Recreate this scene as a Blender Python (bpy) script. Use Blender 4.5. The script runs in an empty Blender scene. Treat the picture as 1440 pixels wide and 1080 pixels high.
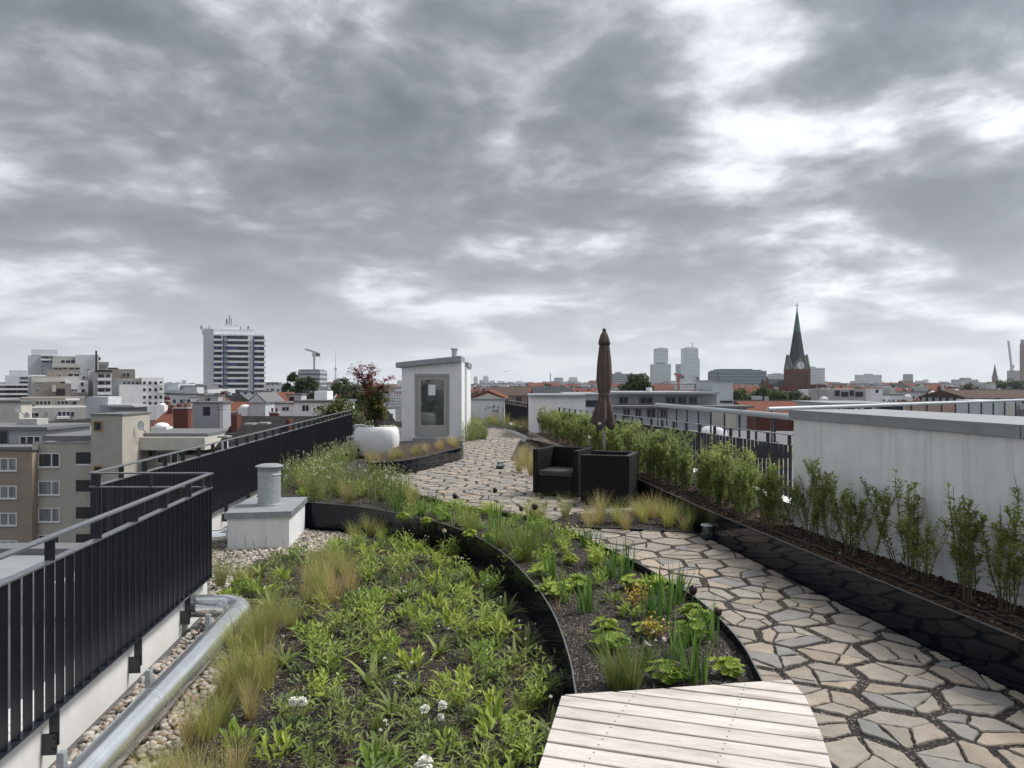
import bpy, math, random
import numpy as np
from mathutils import Vector, Matrix, noise as mnoise
from mathutils.geometry import delaunay_2d_cdt

# ---------------------------------------------------------------- camera, sky, sun, exposure
S = bpy.context.scene
C = S.collection
CAM_H, FOC = 1.7, 1080.0
cam = bpy.data.cameras.new('camera'); cam.lens = 27.0; cam.sensor_width = 36.0
cam.clip_start = 0.05; cam.clip_end = 40000
camo = bpy.data.objects.new('camera', cam); C.objects.link(camo)
camo.location = (0, 0, CAM_H); camo.rotation_euler = (math.radians(90), 0, 0)
S.camera = camo
S.view_settings.view_transform = 'Standard'; S.view_settings.look = 'None'
S.view_settings.exposure = 1.5; S.view_settings.gamma = 1.0; S.view_settings.use_curve_mapping = False
S.render.engine = 'CYCLES'
S.cycles.use_denoising = True
try: S.cycles.denoiser = 'OPENIMAGEDENOISE'
except Exception: pass
S.cycles.max_bounces = 6; S.cycles.transparent_max_bounces = 8
S.cycles.volume_bounces = 0
S.cycles.use_adaptive_sampling = True; S.cycles.adaptive_threshold = .02
S.cycles.sample_clamp_indirect = 4.0

SUN_EL, SUN_AZ = math.radians(55), math.radians(72)      # high, to the right
SUND = Vector((math.sin(SUN_AZ)*math.cos(SUN_EL), math.cos(SUN_AZ)*math.cos(SUN_EL), math.sin(SUN_EL)))
sl = bpy.data.lights.new('sun', 'SUN'); sl.energy = 1.5; sl.angle = math.radians(14); sl.color = (1, .955, .89)
so = bpy.data.objects.new('sun', sl); C.objects.link(so)
so.rotation_euler = (-SUND).to_track_quat('-Z', 'Y').to_euler()

def make_world():
    w = bpy.data.worlds.new('World'); S.world = w; w.use_nodes = True
    nt = w.node_tree; N = nt.nodes; L = nt.links; N.clear()
    def nd(t, **k):
        n = N.new(t)
        for a, b in k.items(): setattr(n, a, b)
        return n
    def math_(op, a, b=None, clamp=False):
        n = nd('ShaderNodeMath', operation=op); n.use_clamp = clamp
        for i, v in enumerate((a, b)):
            if v is None: continue
            if isinstance(v, (int, float)): n.inputs[i].default_value = v
            else: L.new(v, n.inputs[i])
        return n.outputs[0]
    out = nd('ShaderNodeOutputWorld'); bg = nd('ShaderNodeBackground'); L.new(bg.outputs[0], out.inputs[0])
    bg.inputs['Strength'].default_value = 0.1
    sky = nd('ShaderNodeTexSky'); sky.sky_type = 'NISHITA'; sky.sun_disc = False
    sky.sun_elevation = SUN_EL; sky.sun_rotation = SUN_AZ; sky.altitude = 60; sky.dust_density = 2.0
    tc = nd('ShaderNodeTexCoord'); sep = nd('ShaderNodeSeparateXYZ'); L.new(tc.outputs['Generated'], sep.inputs[0])
    z = math_('MAXIMUM', sep.outputs[2], 0.0)
    zc = math_('ADD', z, 0.22)
    comb = nd('ShaderNodeCombineXYZ')
    L.new(math_('DIVIDE', sep.outputs[0], zc), comb.inputs[0]); L.new(math_('DIVIDE', sep.outputs[1], zc), comb.inputs[1])
    def noise(scale, detail, rough, dist, off):
        mp = nd('ShaderNodeMapping'); mp.inputs['Location'].default_value = off
        L.new(comb.outputs[0], mp.inputs['Vector'])
        n = nd('ShaderNodeTexNoise'); n.inputs['Scale'].default_value = scale; n.inputs['Detail'].default_value = detail
        n.inputs['Roughness'].default_value = rough; n.inputs['Distortion'].default_value = dist
        L.new(mp.outputs[0], n.inputs['Vector']); return n.outputs[0]
    n1 = noise(CL1[0], 7, .5, .45, CL1[1])       # cloud banks
    n2 = noise(CL2[0], 8, .56, .35, CL2[1])      # smaller billows
    n3 = noise(CL2[0]*2.9, 8, .6, .25, CL1[1])   # torn edges
    f = math_('ADD', math_('ADD', math_('MULTIPLY', n1, .58), math_('MULTIPLY', n2, .29)), math_('MULTIPLY', n3, .13))
    f = math_('ADD', math_('MULTIPLY', math_('SUBTRACT', f, .5), 1.65), .462)
    # the large banks and gaps of this cloud field
    for px, py, rad, amp in BANKS:
        v = Vector(((px-720)/1080, 1, (540-py)/1080)).normalized()
        dp = nd('ShaderNodeVectorMath', operation='DOT_PRODUCT'); L.new(tc.outputs['Generated'], dp.inputs[0]); dp.inputs[1].default_value = v
        e = math_('EXPONENT', math_('MULTIPLY', math_('SUBTRACT', dp.outputs['Value'], 1.0), 1/(rad/1080)**2))
        f = math_('ADD', f, math_('MULTIPLY', e, amp))
    ramp = nd('ShaderNodeValToRGB'); L.new(f, ramp.inputs[0])
    cr = ramp.color_ramp; cr.interpolation = 'CARDINAL'
    els = [(.30, (3.9, 4.0, 4.16)), (.385, (3.35, 3.45, 3.62)), (.455, (2.05, 2.15, 2.34)), (.53, (1.12, 1.21, 1.39)), (.68, (.60, .67, .81))]
    cr.elements[0].position, cr.elements[0].color = els[0][0], (*[v/6 for v in els[0][1]], 1)
    cr.elements[1].position, cr.elements[1].color = els[-1][0], (*[v/6 for v in els[-1][1]], 1)
    for p, c in els[1:-1]:
        e = cr.elements.new(p); e.color = (*[v/6 for v in c], 1)
    # thin bright layer low over the horizon, seen through more air
    hz = math_('POWER', math_('SUBTRACT', 1.0, z, True), 11.0)
    hz = math_('MULTIPLY', hz, .86)
    mixh = nd('ShaderNodeMix', data_type='RGBA'); L.new(hz, mixh.inputs[0]); L.new(ramp.outputs[0], mixh.inputs[6])
    mixh.inputs[7].default_value = (4.5/6, 4.66/6, 4.85/6, 1)
    # brighter round the veiled sun
    vm = nd('ShaderNodeVectorMath', operation='DOT_PRODUCT'); L.new(tc.outputs['Generated'], vm.inputs[0]); vm.inputs[1].default_value = SUND
    gl = math_('MULTIPLY', math_('POWER', math_('MAXIMUM', vm.outputs['Value'], 0.0), 4.0), .95*6)
    gl = math_('ADD', gl, .92*6)
    sc = nd('ShaderNodeVectorMath', operation='SCALE'); L.new(mixh.outputs[2], sc.inputs[0]); L.new(gl, sc.inputs['Scale'])
    # the blue sky above shows faintly through the thinnest gaps
    thin = nd('ShaderNodeMapRange'); L.new(f, thin.inputs[0])
    thin.inputs[1].default_value = .34; thin.inputs[2].default_value = .42; thin.inputs[3].default_value = .85; thin.inputs[4].default_value = 1.0
    mx = nd('ShaderNodeMix', data_type='RGBA'); L.new(thin.outputs[0], mx.inputs[0]); L.new(sky.outputs[0], mx.inputs[6]); L.new(sc.outputs[0], mx.inputs[7])
    L.new(mx.outputs[2], bg.inputs['Color'])
BANKS = [(740, 100, 150, 0.106), (830, 60, 110, 0.062), (230, 190, 200, 0.075), (40, 90, 150, 0.062), (470, 235, 120, 0.062), (1340, 260, 130, 0.069), (1250, 100, 110, 0.062), (900, 130, 80, 0.050), (690, 395, 110, 0.062), (950, 335, 110, 0.062), (320, 395, 130, 0.037), (1400, 60, 120, 0.062),
         (370, 60, 70, -0.138), (520, 20, 40, -0.075), (700, 195, 60, -0.100), (1040, 170, 55, -0.062), (1080, 40, 60, -0.056), (1060, 270, 60, -0.062), (1100, 370, 80, -0.062), (860, 230, 50, -0.062), (560, 330, 90, -0.037), (1390, 215, 40, -0.062), (990, 60, 40, -0.062)]
CL1 = (1.3, (21.2, 8.9, 0)); CL2 = (3.0, (12.2, 4.4, 0))
make_world()

# ---------------------------------------------------------------- helpers
rnd = random.Random(7)
def G(px, py, z=0.0):
    d = (CAM_H - z)*FOC/(py - 540.0); return ((px - 720.0)*d/FOC, d)
def P(px, py, d): return ((px - 720.0)*d/FOC, d, CAM_H - (py - 540.0)*d/FOC)
def XP(px, d): return (px - 720.0)*d/FOC
def ZP(py, d): return CAM_H - (py - 540.0)*d/FOC
ORG = {}
def thing(name, label, cat, loc=(0, 0, 0), group=None, rotz=0.0):
    o = bpy.data.objects.new(name, None); C.objects.link(o); o.location = loc; o.rotation_euler = (0, 0, rotz)
    o.empty_display_size = .1
    o['label'] = label; o['category'] = cat
    if group: o['group'] = group
    ORG[o.name] = Vector(loc); return o
def tag(o, label=None, cat=None, group=None, kind=None):
    if label: o['label'] = label
    if cat: o['category'] = cat
    if group: o['group'] = group
    if kind: o['kind'] = kind
    return o
def link(name, mesh, parent=None, loc=None, rot=None):
    o = bpy.data.objects.new(name, mesh); C.objects.link(o)
    if parent is not None:
        o.parent = parent; ORG[o.name] = ORG.get(parent.name, Vector())
    if loc is not None: o.location = loc
    if rot is not None: o.rotation_euler = rot
    return o
class MB:
    def __init__(s): s.v = []; s.f = []
    def add(s, vs, fs):
        b = len(s.v); s.v.extend(tuple(p) for p in vs); s.f.extend(tuple(i+b for i in q) for q in fs); return s
    def box(s, c, size, rz=0.0):
        hx, hy, hz = size[0]/2, size[1]/2, size[2]/2; co, si = math.cos(rz), math.sin(rz); vs = []
        for z in (-hz, hz):
            for x, y in ((-hx, -hy), (hx, -hy), (hx, hy), (-hx, hy)):
                vs.append((c[0]+x*co-y*si, c[1]+x*si+y*co, c[2]+z))
        return s.add(vs, [(3, 2, 1, 0), (4, 5, 6, 7), (0, 1, 5, 4), (1, 2, 6, 5), (2, 3, 7, 6), (3, 0, 4, 7)])
    def bx(s, x0, x1, y0, y1, z0, z1): return s.box(((x0+x1)/2, (y0+y1)/2, (z0+z1)/2), (abs(x1-x0), abs(y1-y0), abs(z1-z0)))
    def beam(s, a, b, w, h):
        """box from a to b; w across (horizontal), h along the other normal"""
        a, b = Vector(a), Vector(b); d = (b-a).normalized(); up = Vector((0, 0, 1))
        if abs(d.z) > .95: up = Vector((0, 1, 0))
        x = d.cross(up).normalized(); y = x.cross(d).normalized(); vs = []
        for p in (a, b):
            for i, j in ((-1, -1), (1, -1), (1, 1), (-1, 1)): vs.append(p + x*(i*w/2) + y*(j*h/2))
        return s.add(vs, [(3, 2, 1, 0), (4, 5, 6, 7), (0, 1, 5, 4), (1, 2, 6, 5), (2, 3, 7, 6), (3, 0, 4, 7)])
    def prism(s, poly, z0, z1):
        n = len(poly); vs = [(p[0], p[1], z0) for p in poly] + [(p[0], p[1], z1) for p in poly]
        return s.add(vs, [tuple(range(n))[::-1], tuple(range(n, 2*n))] + [(i, (i+1) % n, n+(i+1) % n, n+i) for i in range(n)])
    def tube(s, pts, r, n=8, cap=True):
        pts = [Vector(p) for p in pts]; rings = []; m = len(pts)
        rr = r if isinstance(r, (list, tuple)) else [r]*m
        prev = None; b = len(s.v)
        for i, p in enumerate(pts):
            t = (pts[min(i+1, m-1)] - pts[max(i-1, 0)]).normalized()
            if prev is None:
                up = Vector((0, 0, 1)) if abs(t.z) < .9 else Vector((1, 0, 0)); x = t.cross(up).normalized()
            else: x = (prev - t*prev.dot(t)).normalized()
            prev = x; y = t.cross(x)
            for k in range(n):
                a = 2*math.pi*k/n; s.v.append(tuple(p + (x*math.cos(a) + y*math.sin(a))*rr[i]))
        for i in range(m-1):
            for k in range(n):
                s.f.append((b+i*n+k, b+i*n+(k+1) % n, b+(i+1)*n+(k+1) % n, b+(i+1)*n+k))
        if cap:
            s.f.append(tuple(b+k for k in range(n))[::-1]); s.f.append(tuple(b+(m-1)*n+k for k in range(n)))
        return s
    def lathe(s, prof, c=(0, 0, 0), n=24, fn=None):
        b = len(s.v); m = len(prof)
        for i, (r, z) in enumerate(prof):
            for k in range(n):
                a = 2*math.pi*k/n; q = r*(fn(a, z) if fn else 1)
                s.v.append((c[0]+q*math.cos(a), c[1]+q*math.sin(a), c[2]+z))
        for i in range(m-1):
            for k in range(n):
                s.f.append((b+i*n+k, b+i*n+(k+1) % n, b+(i+1)*n+(k+1) % n, b+(i+1)*n+k))
        s.f.append(tuple(b+k for k in range(n))[::-1]); s.f.append(tuple(b+(m-1)*n+k for k in range(n)))
        return s
    def ball(s, c, r, n=8, m=5, sq=1.0):
        prof = [(max(1e-4, r*math.sin(math.pi*i/m)), -r*sq*math.cos(math.pi*i/m)) for i in range(m+1)]
        return s.lathe(prof, c, n)
    def mesh(s, name, mat=None, smooth=False, off=None):
        me = bpy.data.meshes.new(name)
        v = s.v if off is None else [(a-off[0], b-off[1], c-off[2]) for a, b, c in s.v]
        me.from_pydata(v, [], s.f)
        if mat is not None: me.materials.append(mat)
        if smooth:
            me.polygons.foreach_set('use_smooth', [True]*len(me.polygons))
            if smooth == 'auto':
                try: me.set_sharp_from_angle(angle=math.radians(40))
                except Exception: pass
        me.update(); return me
    def build(s, name, mat, parent=None, smooth=False, world=True):
        """vertices are in world space and are shifted into the parent's frame"""
        off = ORG.get(parent.name) if (parent is not None and world) else None
        return link(name, s.mesh(name, mat, smooth, off), parent)
def bevel(o, w, seg=1):
    m = o.modifiers.new('bevel', 'BEVEL'); m.width = w; m.segments = seg; m.limit_method = 'ANGLE'; return o

def catmull(pts, per=6):
    out = []; n = len(pts)
    for i in range(n-1):
        p0, p1, p2, p3 = (np.array(pts[max(0, min(n-1, j))], float) for j in (i-1, i, i+1, i+2))
        for k in range(per):
            t = k/per
            out.append(tuple(.5*((2*p1) + (-p0+p2)*t + (2*p0-5*p1+4*p2-p3)*t*t + (-p0+3*p1-3*p2+p3)*t**3)))
    out.append(tuple(pts[-1])); return out
def inside(p, poly):
    x, y = p; c = False; n = len(poly); j = n-1
    for i in range(n):
        xi, yi = poly[i]; xj, yj = poly[j]
        if (yi > y) != (yj > y) and x < (xj-xi)*(y-yi)/(yj-yi)+xi: c = not c
        j = i
    return c
def area(poly): return .5*sum(poly[i-1][0]*poly[i][1]-poly[i][0]*poly[i-1][1] for i in range(len(poly)))
def clip_half(poly, nx, ny, c):
    """keep nx*x+ny*y <= c"""
    out = []; n = len(poly)
    for i in range(n):
        a, b = poly[i], poly[(i+1) % n]; da, db = nx*a[0]+ny*a[1]-c, nx*b[0]+ny*b[1]-c
        if da <= 0: out.append(a)
        if (da < 0 < db) or (db < 0 < da):
            t = da/(da-db); out.append((a[0]+(b[0]-a[0])*t, a[1]+(b[1]-a[1])*t))
    return out
def dist_poly(p, poly):
    best = 1e9; n = len(poly)
    for i in range(n):
        a, b = poly[i-1], poly[i]; vx, vy = b[0]-a[0], b[1]-a[1]; l = vx*vx+vy*vy or 1e-9
        t = max(0, min(1, ((p[0]-a[0])*vx+(p[1]-a[1])*vy)/l))
        best = min(best, math.hypot(p[0]-a[0]-vx*t, p[1]-a[1]-vy*t))
    return best
def sheet(poly, z, step, amp, seed, freq=6.0):
    """a filled, slightly uneven patch of ground"""
    r = random.Random(seed); xs = [p[0] for p in poly]; ys = [p[1] for p in poly]
    pts = []; n = len(poly)
    bp = []
    for i in range(n):
        a, b = poly[i], poly[(i+1) % n]; k = max(1, int(math.hypot(b[0]-a[0], b[1]-a[1])/step))
        for q in range(k): bp.append((a[0]+(b[0]-a[0])*q/k, a[1]+(b[1]-a[1])*q/k))
    nb = len(bp); pts = [Vector(p) for p in bp]
    y = min(ys)
    while y < max(ys):
        x = min(xs)
        while x < max(xs):
            p = (x+r.uniform(-.35, .35)*step, y+r.uniform(-.35, .35)*step)
            if inside(p, poly) and dist_poly(p, poly) > step*.4: pts.append(Vector(p))
            x += step
        y += step
    res = delaunay_2d_cdt(pts, [(i, (i+1) % nb) for i in range(nb)], [list(range(nb))], 1, 1e-5)
    m = MB()
    m.add([(p.x, p.y, z + amp*(mnoise.noise((p.x*freq, p.y*freq, seed))*.7+mnoise.noise((p.x*freq*3, p.y*freq*3, seed+5))*.3)) for p in res[0]],
          [tuple(f) if area([res[0][i] for i in f]) > 0 else tuple(f)[::-1] for f in res[2]])
    return m
def scatter(poly, mind, n, seed, margin=.0, keep=None):
    r = random.Random(seed); xs = [p[0] for p in poly]; ys = [p[1] for p in poly]; out = []; tries = 0
    while len(out) < n and tries < n*60:
        tries += 1; p = (r.uniform(min(xs), max(xs)), r.uniform(min(ys), max(ys)))
        if not inside(p, poly) or (margin and dist_poly(p, poly) < margin): continue
        if keep and not keep(p): continue
        if any((p[0]-q[0])**2+(p[1]-q[1])**2 < mind*mind for q in out): continue
        out.append(p)
    return out

# ---------------------------------------------------------------- materials
def nodes(name):
    m = bpy.data.materials.new(name); m.use_nodes = True
    nt = m.node_tree; return m, nt, nt.nodes, nt.links, nt.nodes['Principled BSDF']
def mat(name, col, rough=.6, var=.12, scale=6.0, bump=0.0, bscale=80.0, metal=0.0, spec=.5, obj_var=0.0, isl_var=0.0, stretch=(1, 1, 1), coord='Object', stain=0.0, stain_col=(.1, .09, .08), streak=0.0):
    m, nt, N, L, b = nodes(name)
    b.inputs['Roughness'].default_value = rough; b.inputs['Metallic'].default_value = metal
    b.inputs['Specular IOR Level'].default_value = spec
    tc = N.new('ShaderNodeTexCoord'); mp = N.new('ShaderNodeMapping'); mp.inputs['Scale'].default_value = stretch
    L.new(tc.outputs[coord], mp.inputs[0])
    nz = N.new('ShaderNodeTexNoise'); nz.inputs['Scale'].default_value = scale; nz.inputs['Detail'].default_value = 6; nz.inputs['Roughness'].default_value = .6
    L.new(mp.outputs[0], nz.inputs['Vector'])
    mx = N.new('ShaderNodeMix'); mx.data_type = 'RGBA'
    mr = N.new('ShaderNodeMapRange'); mr.inputs[1].default_value = .3; mr.inputs[2].default_value = .7; L.new(nz.outputs[0], mr.inputs[0])
    L.new(mr.outputs[0], mx.inputs[0])
    mx.inputs[6].default_value = (*[c*(1-var) for c in col], 1); mx.inputs[7].default_value = (*[min(1, c*(1+var)) for c in col], 1)
    o = mx.outputs[2]
    if stain:
        n3 = N.new('ShaderNodeTexNoise'); n3.inputs['Scale'].default_value = scale*.35; n3.inputs['Detail'].default_value = 9; n3.inputs['Roughness'].default_value = .7
        mp3 = N.new('ShaderNodeMapping'); mp3.inputs['Scale'].default_value = (1, 1, .16); L.new(tc.outputs[coord], mp3.inputs[0]); L.new(mp3.outputs[0], n3.inputs['Vector'])
        r3 = N.new('ShaderNodeMapRange'); r3.inputs[1].default_value = .5; r3.inputs[2].default_value = .75; r3.inputs[4].default_value = stain; L.new(n3.outputs[0], r3.inputs[0])
        m3 = N.new('ShaderNodeMix'); m3.data_type = 'RGBA'; L.new(r3.outputs[0], m3.inputs[0]); L.new(o, m3.inputs[6]); m3.inputs[7].default_value = (*stain_col, 1); o = m3.outputs[2]
    if streak:      # rain runs: narrow, long, broken
        mp4 = N.new('ShaderNodeMapping'); mp4.inputs['Scale'].default_value = (9, 9, .35); L.new(tc.outputs[coord], mp4.inputs[0])
        n4 = N.new('ShaderNodeTexNoise'); n4.inputs['Scale'].default_value = 1.6; n4.inputs['Detail'].default_value = 4; L.new(mp4.outputs[0], n4.inputs['Vector'])
        r4 = N.new('ShaderNodeMapRange'); r4.inputs[1].default_value = .54; r4.inputs[2].default_value = .72; r4.inputs[4].default_value = streak; L.new(n4.outputs[0], r4.inputs[0])
        m4 = N.new('ShaderNodeMix'); m4.data_type = 'RGBA'; L.new(r4.outputs[0], m4.inputs[0]); L.new(o, m4.inputs[6]); m4.inputs[7].default_value = (*stain_col, 1); o = m4.outputs[2]
    for src, amt in (('obj', obj_var), ('isl', isl_var)):
        if not amt: continue
        if src == 'obj': q = N.new('ShaderNodeObjectInfo').outputs['Random']
        else: q = N.new('ShaderNodeNewGeometry').outputs['Random Per Island']
        h = N.new('ShaderNodeHueSaturation'); v = N.new('ShaderNodeMapRange'); L.new(q, v.inputs[0]); v.inputs[3].default_value = 1-amt; v.inputs[4].default_value = 1+amt
        L.new(v.outputs[0], h.inputs['Value']); L.new(o, h.inputs['Color']); o = h.outputs[0]
    L.new(o, b.inputs['Base Color'])
    if bump:
        n2 = N.new('ShaderNodeTexNoise'); n2.inputs['Scale'].default_value = bscale; n2.inputs['Detail'].default_value = 5; L.new(mp.outputs[0], n2.inputs['Vector'])
        bp = N.new('ShaderNodeBump'); bp.inputs['Strength'].default_value = bump; bp.inputs['Distance'].default_value = .01
        L.new(n2.outputs[0], bp.inputs['Height']); L.new(bp.outputs[0], b.inputs['Normal'])
    return m
def leaf_mat(name, c1, c2, c3=None, transl=.35, rough=.55, objv=.18):
    m, nt, N, L, b = nodes(name)
    g = N.new('ShaderNodeNewGeometry'); r = N.new('ShaderNodeValToRGB'); L.new(g.outputs['Random Per Island'], r.inputs[0])
    r.color_ramp.elements[0].color = (*c1, 1); r.color_ramp.elements[1].color = (*c2, 1)
    if c3: e = r.color_ramp.elements.new(.86); e.color = (*c2, 1); r.color_ramp.elements[2].color = (*c3, 1)
    oi = N.new('ShaderNodeObjectInfo'); h = N.new('ShaderNodeHueSaturation')
    v = N.new('ShaderNodeMapRange'); L.new(oi.outputs['Random'], v.inputs[0]); v.inputs[3].default_value = 1-objv; v.inputs[4].default_value = 1+objv
    hu = N.new('ShaderNodeMapRange'); L.new(oi.outputs['Random'], hu.inputs[0]); hu.inputs[3].default_value = .515; hu.inputs[4].default_value = .485
    L.new(v.outputs[0], h.inputs['Value']); L.new(hu.outputs[0], h.inputs['Hue']); L.new(r.outputs[0], h.inputs['Color'])
    L.new(h.outputs[0], b.inputs['Base Color']); b.inputs['Roughness'].default_value = rough; b.inputs['Specular IOR Level'].default_value = .35
    tr = N.new('ShaderNodeBsdfTranslucent'); L.new(h.outputs[0], tr.inputs[0]); ms = N.new('ShaderNodeMixShader'); ms.inputs[0].default_value = transl
    out = N['Material Output']; L.new(b.outputs[0], ms.inputs[1]); L.new(tr.outputs[0], ms.inputs[2]); L.new(ms.outputs[0], out.inputs[0])
    return m
def grain_mat(name, c_dark, c_light, c_spot, scale=90.0, bump=.9, spots=.12, rough=.85):
    """loose mineral substrate: fine grains, a few pale ones, damp patches"""
    m, nt, N, L, b = nodes(name); b.inputs['Roughness'].default_value = rough; b.inputs['Specular IOR Level'].default_value = .3
    tc = N.new('ShaderNodeTexCoord'); vo = N.new('ShaderNodeTexVoronoi'); vo.inputs['Scale'].default_value = scale; L.new(tc.outputs['Object'], vo.inputs['Vector'])
    sp = N.new('ShaderNodeSeparateColor'); L.new(vo.outputs['Color'], sp.inputs[0])
    nz = N.new('ShaderNodeTexNoise'); nz.inputs['Scale'].default_value = 3; nz.inputs['Detail'].default_value = 8; L.new(tc.outputs['Object'], nz.inputs['Vector'])
    ad = N.new('ShaderNodeMath'); ad.operation = 'MULTIPLY_ADD'; L.new(nz.outputs[0], ad.inputs[0]); ad.inputs[1].default_value = .6; ad.inputs[2].default_value = -.3
    ad2 = N.new('ShaderNodeMath'); ad2.operation = 'ADD'; ad2.use_clamp = True; L.new(sp.outputs[0], ad2.inputs[0]); L.new(ad.outputs[0], ad2.inputs[1])
    mx = N.new('ShaderNodeMix'); mx.data_type = 'RGBA'; L.new(ad2.outputs[0], mx.inputs[0]); mx.inputs[6].default_value = (*c_dark, 1); mx.inputs[7].default_value = (*c_light, 1)
    gt = N.new('ShaderNodeMath'); gt.operation = 'GREATER_THAN'; L.new(sp.outputs[1], gt.inputs[0]); gt.inputs[1].default_value = 1-spots
    m2 = N.new('ShaderNodeMix'); m2.data_type = 'RGBA'; L.new(gt.outputs[0], m2.inputs[0]); L.new(mx.outputs[2], m2.inputs[6]); m2.inputs[7].default_value = (*c_spot, 1)
    L.new(m2.outputs[2], b.inputs['Base Color'])
    bp = N.new('ShaderNodeBump'); bp.inputs['Strength'].default_value = bump; bp.inputs['Distance'].default_value = .012; bp.invert = True
    L.new(vo.outputs['Distance'], bp.inputs['Height']); L.new(bp.outputs[0], b.inputs['Normal'])
    return m
def island_ramp(name, cols, rough=.6, bump=.3, bscale=60, use_obj=False, noise_amt=.25, nscale=9.0):
    m, nt, N, L, b = nodes(name); b.inputs['Roughness'].default_value = rough; b.inputs['Specular IOR Level'].default_value = .35
    q = N.new('ShaderNodeObjectInfo').outputs['Random'] if use_obj else N.new('ShaderNodeNewGeometry').outputs['Random Per Island']
    r = N.new('ShaderNodeValToRGB'); L.new(q, r.inputs[0]); cr = r.color_ramp; cr.interpolation = 'LINEAR'
    n = len(cols)
    cr.elements[0].color = (*cols[0], 1); cr.elements[1].color = (*cols[-1], 1)
    for i in range(1, n-1): e = cr.elements.new(i/(n-1)); e.color = (*cols[i], 1)
    tc = N.new('ShaderNodeTexCoord'); nz = N.new('ShaderNodeTexNoise'); nz.inputs['Scale'].default_value = nscale; nz.inputs['Detail'].default_value = 9; nz.inputs['Roughness'].default_value = .68
    L.new(tc.outputs['Object'], nz.inputs['Vector'])
    v = N.new('ShaderNodeMapRange'); L.new(nz.outputs[0], v.inputs[0]); v.inputs[1].default_value = .3; v.inputs[2].default_value = .7; v.inputs[3].default_value = 1-noise_amt; v.inputs[4].default_value = 1+noise_amt
    h = N.new('ShaderNodeHueSaturation'); L.new(v.outputs[0], h.inputs['Value']); L.new(r.outputs[0], h.inputs['Color']); L.new(h.outputs[0], b.inputs['Base Color'])
    n2 = N.new('ShaderNodeTexNoise'); n2.inputs['Scale'].default_value = bscale; n2.inputs['Detail'].default_value = 8; L.new(tc.outputs['Object'], n2.inputs['Vector'])
    bp = N.new('ShaderNodeBump'); bp.inputs['Strength'].default_value = bump; bp.inputs['Distance'].default_value = .01; L.new(n2.outputs[0], bp.inputs['Height']); L.new(bp.outputs[0], b.inputs['Normal'])
    return m
def facade_mat(name, col, pitch_z=3.1, pitch_u=2.6, glass=(.035, .04, .05), wz=(.32, .74), wu=(.28, .72), var=.1, obj_var=.15):
    """plastered wall of a building too far away for its windows to be told apart"""
    m, nt, N, L, b = nodes(name); b.inputs['Roughness'].default_value = .7
    g = N.new('ShaderNodeNewGeometry'); tc = N.new('ShaderNodeTexCoord')
    cr = N.new('ShaderNodeVectorMath'); cr.operation = 'CROSS_PRODUCT'; L.new(g.outputs['Normal'], cr.inputs[0]); cr.inputs[1].default_value = (0, 0, 1)
    dt = N.new('ShaderNodeVectorMath'); dt.operation = 'DOT_PRODUCT'; L.new(g.outputs['Position'], dt.inputs[0]); L.new(cr.outputs[0], dt.inputs[1])
    sp = N.new('ShaderNodeSeparateXYZ'); L.new(g.outputs['Position'], sp.inputs[0])
    def band(src, pitch, lo, hi):
        a = N.new('ShaderNodeMath'); a.operation = 'DIVIDE'; L.new(src, a.inputs[0]); a.inputs[1].default_value = pitch
        f = N.new('ShaderNodeMath'); f.operation = 'FRACT'; L.new(a.outputs[0], f.inputs[0])
        x = N.new('ShaderNodeMath'); x.operation = 'GREATER_THAN'; L.new(f.outputs[0], x.inputs[0]); x.inputs[1].default_value = lo
        y = N.new('ShaderNodeMath'); y.operation = 'LESS_THAN'; L.new(f.outputs[0], y.inputs[0]); y.inputs[1].default_value = hi
        q = N.new('ShaderNodeMath'); q.operation = 'MULTIPLY'; L.new(x.outputs[0], q.inputs[0]); L.new(y.outputs[0], q.inputs[1]); return q.outputs[0]
    q = N.new('ShaderNodeMath'); q.operation = 'MULTIPLY'; L.new(band(sp.outputs[2], pitch_z, *wz), q.inputs[0]); L.new(band(dt.outputs['Value'], pitch_u, *wu), q.inputs[1])
    nz = N.new('ShaderNodeTexNoise'); nz.inputs['Scale'].default_value = .35; nz.inputs['Detail'].default_value = 7; L.new(tc.outputs['Object'], nz.inputs['Vector'])
    mx = N.new('ShaderNodeMix'); mx.data_type = 'RGBA'; L.new(nz.outputs[0], mx.inputs[0]); mx.inputs[6].default_value = (*[c*(1-var) for c in col], 1); mx.inputs[7].default_value = (*[min(1, c*(1+var)) for c in col], 1)
    h = N.new('ShaderNodeHueSaturation'); v = N.new('ShaderNodeMapRange'); oi = N.new('ShaderNodeObjectInfo'); L.new(oi.outputs['Random'], v.inputs[0]); v.inputs[3].default_value = 1-obj_var; v.inputs[4].default_value = 1+obj_var
    L.new(v.outputs[0], h.inputs['Value']); L.new(mx.outputs[2], h.inputs['Color'])
    m2 = N.new('ShaderNodeMix'); m2.data_type = 'RGBA'; L.new(q.outputs[0], m2.inputs[0]); L.new(h.outputs[0], m2.inputs[6]); m2.inputs[7].default_value = (*glass, 1)
    L.new(m2.outputs[2], b.inputs['Base Color'])
    return m

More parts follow.
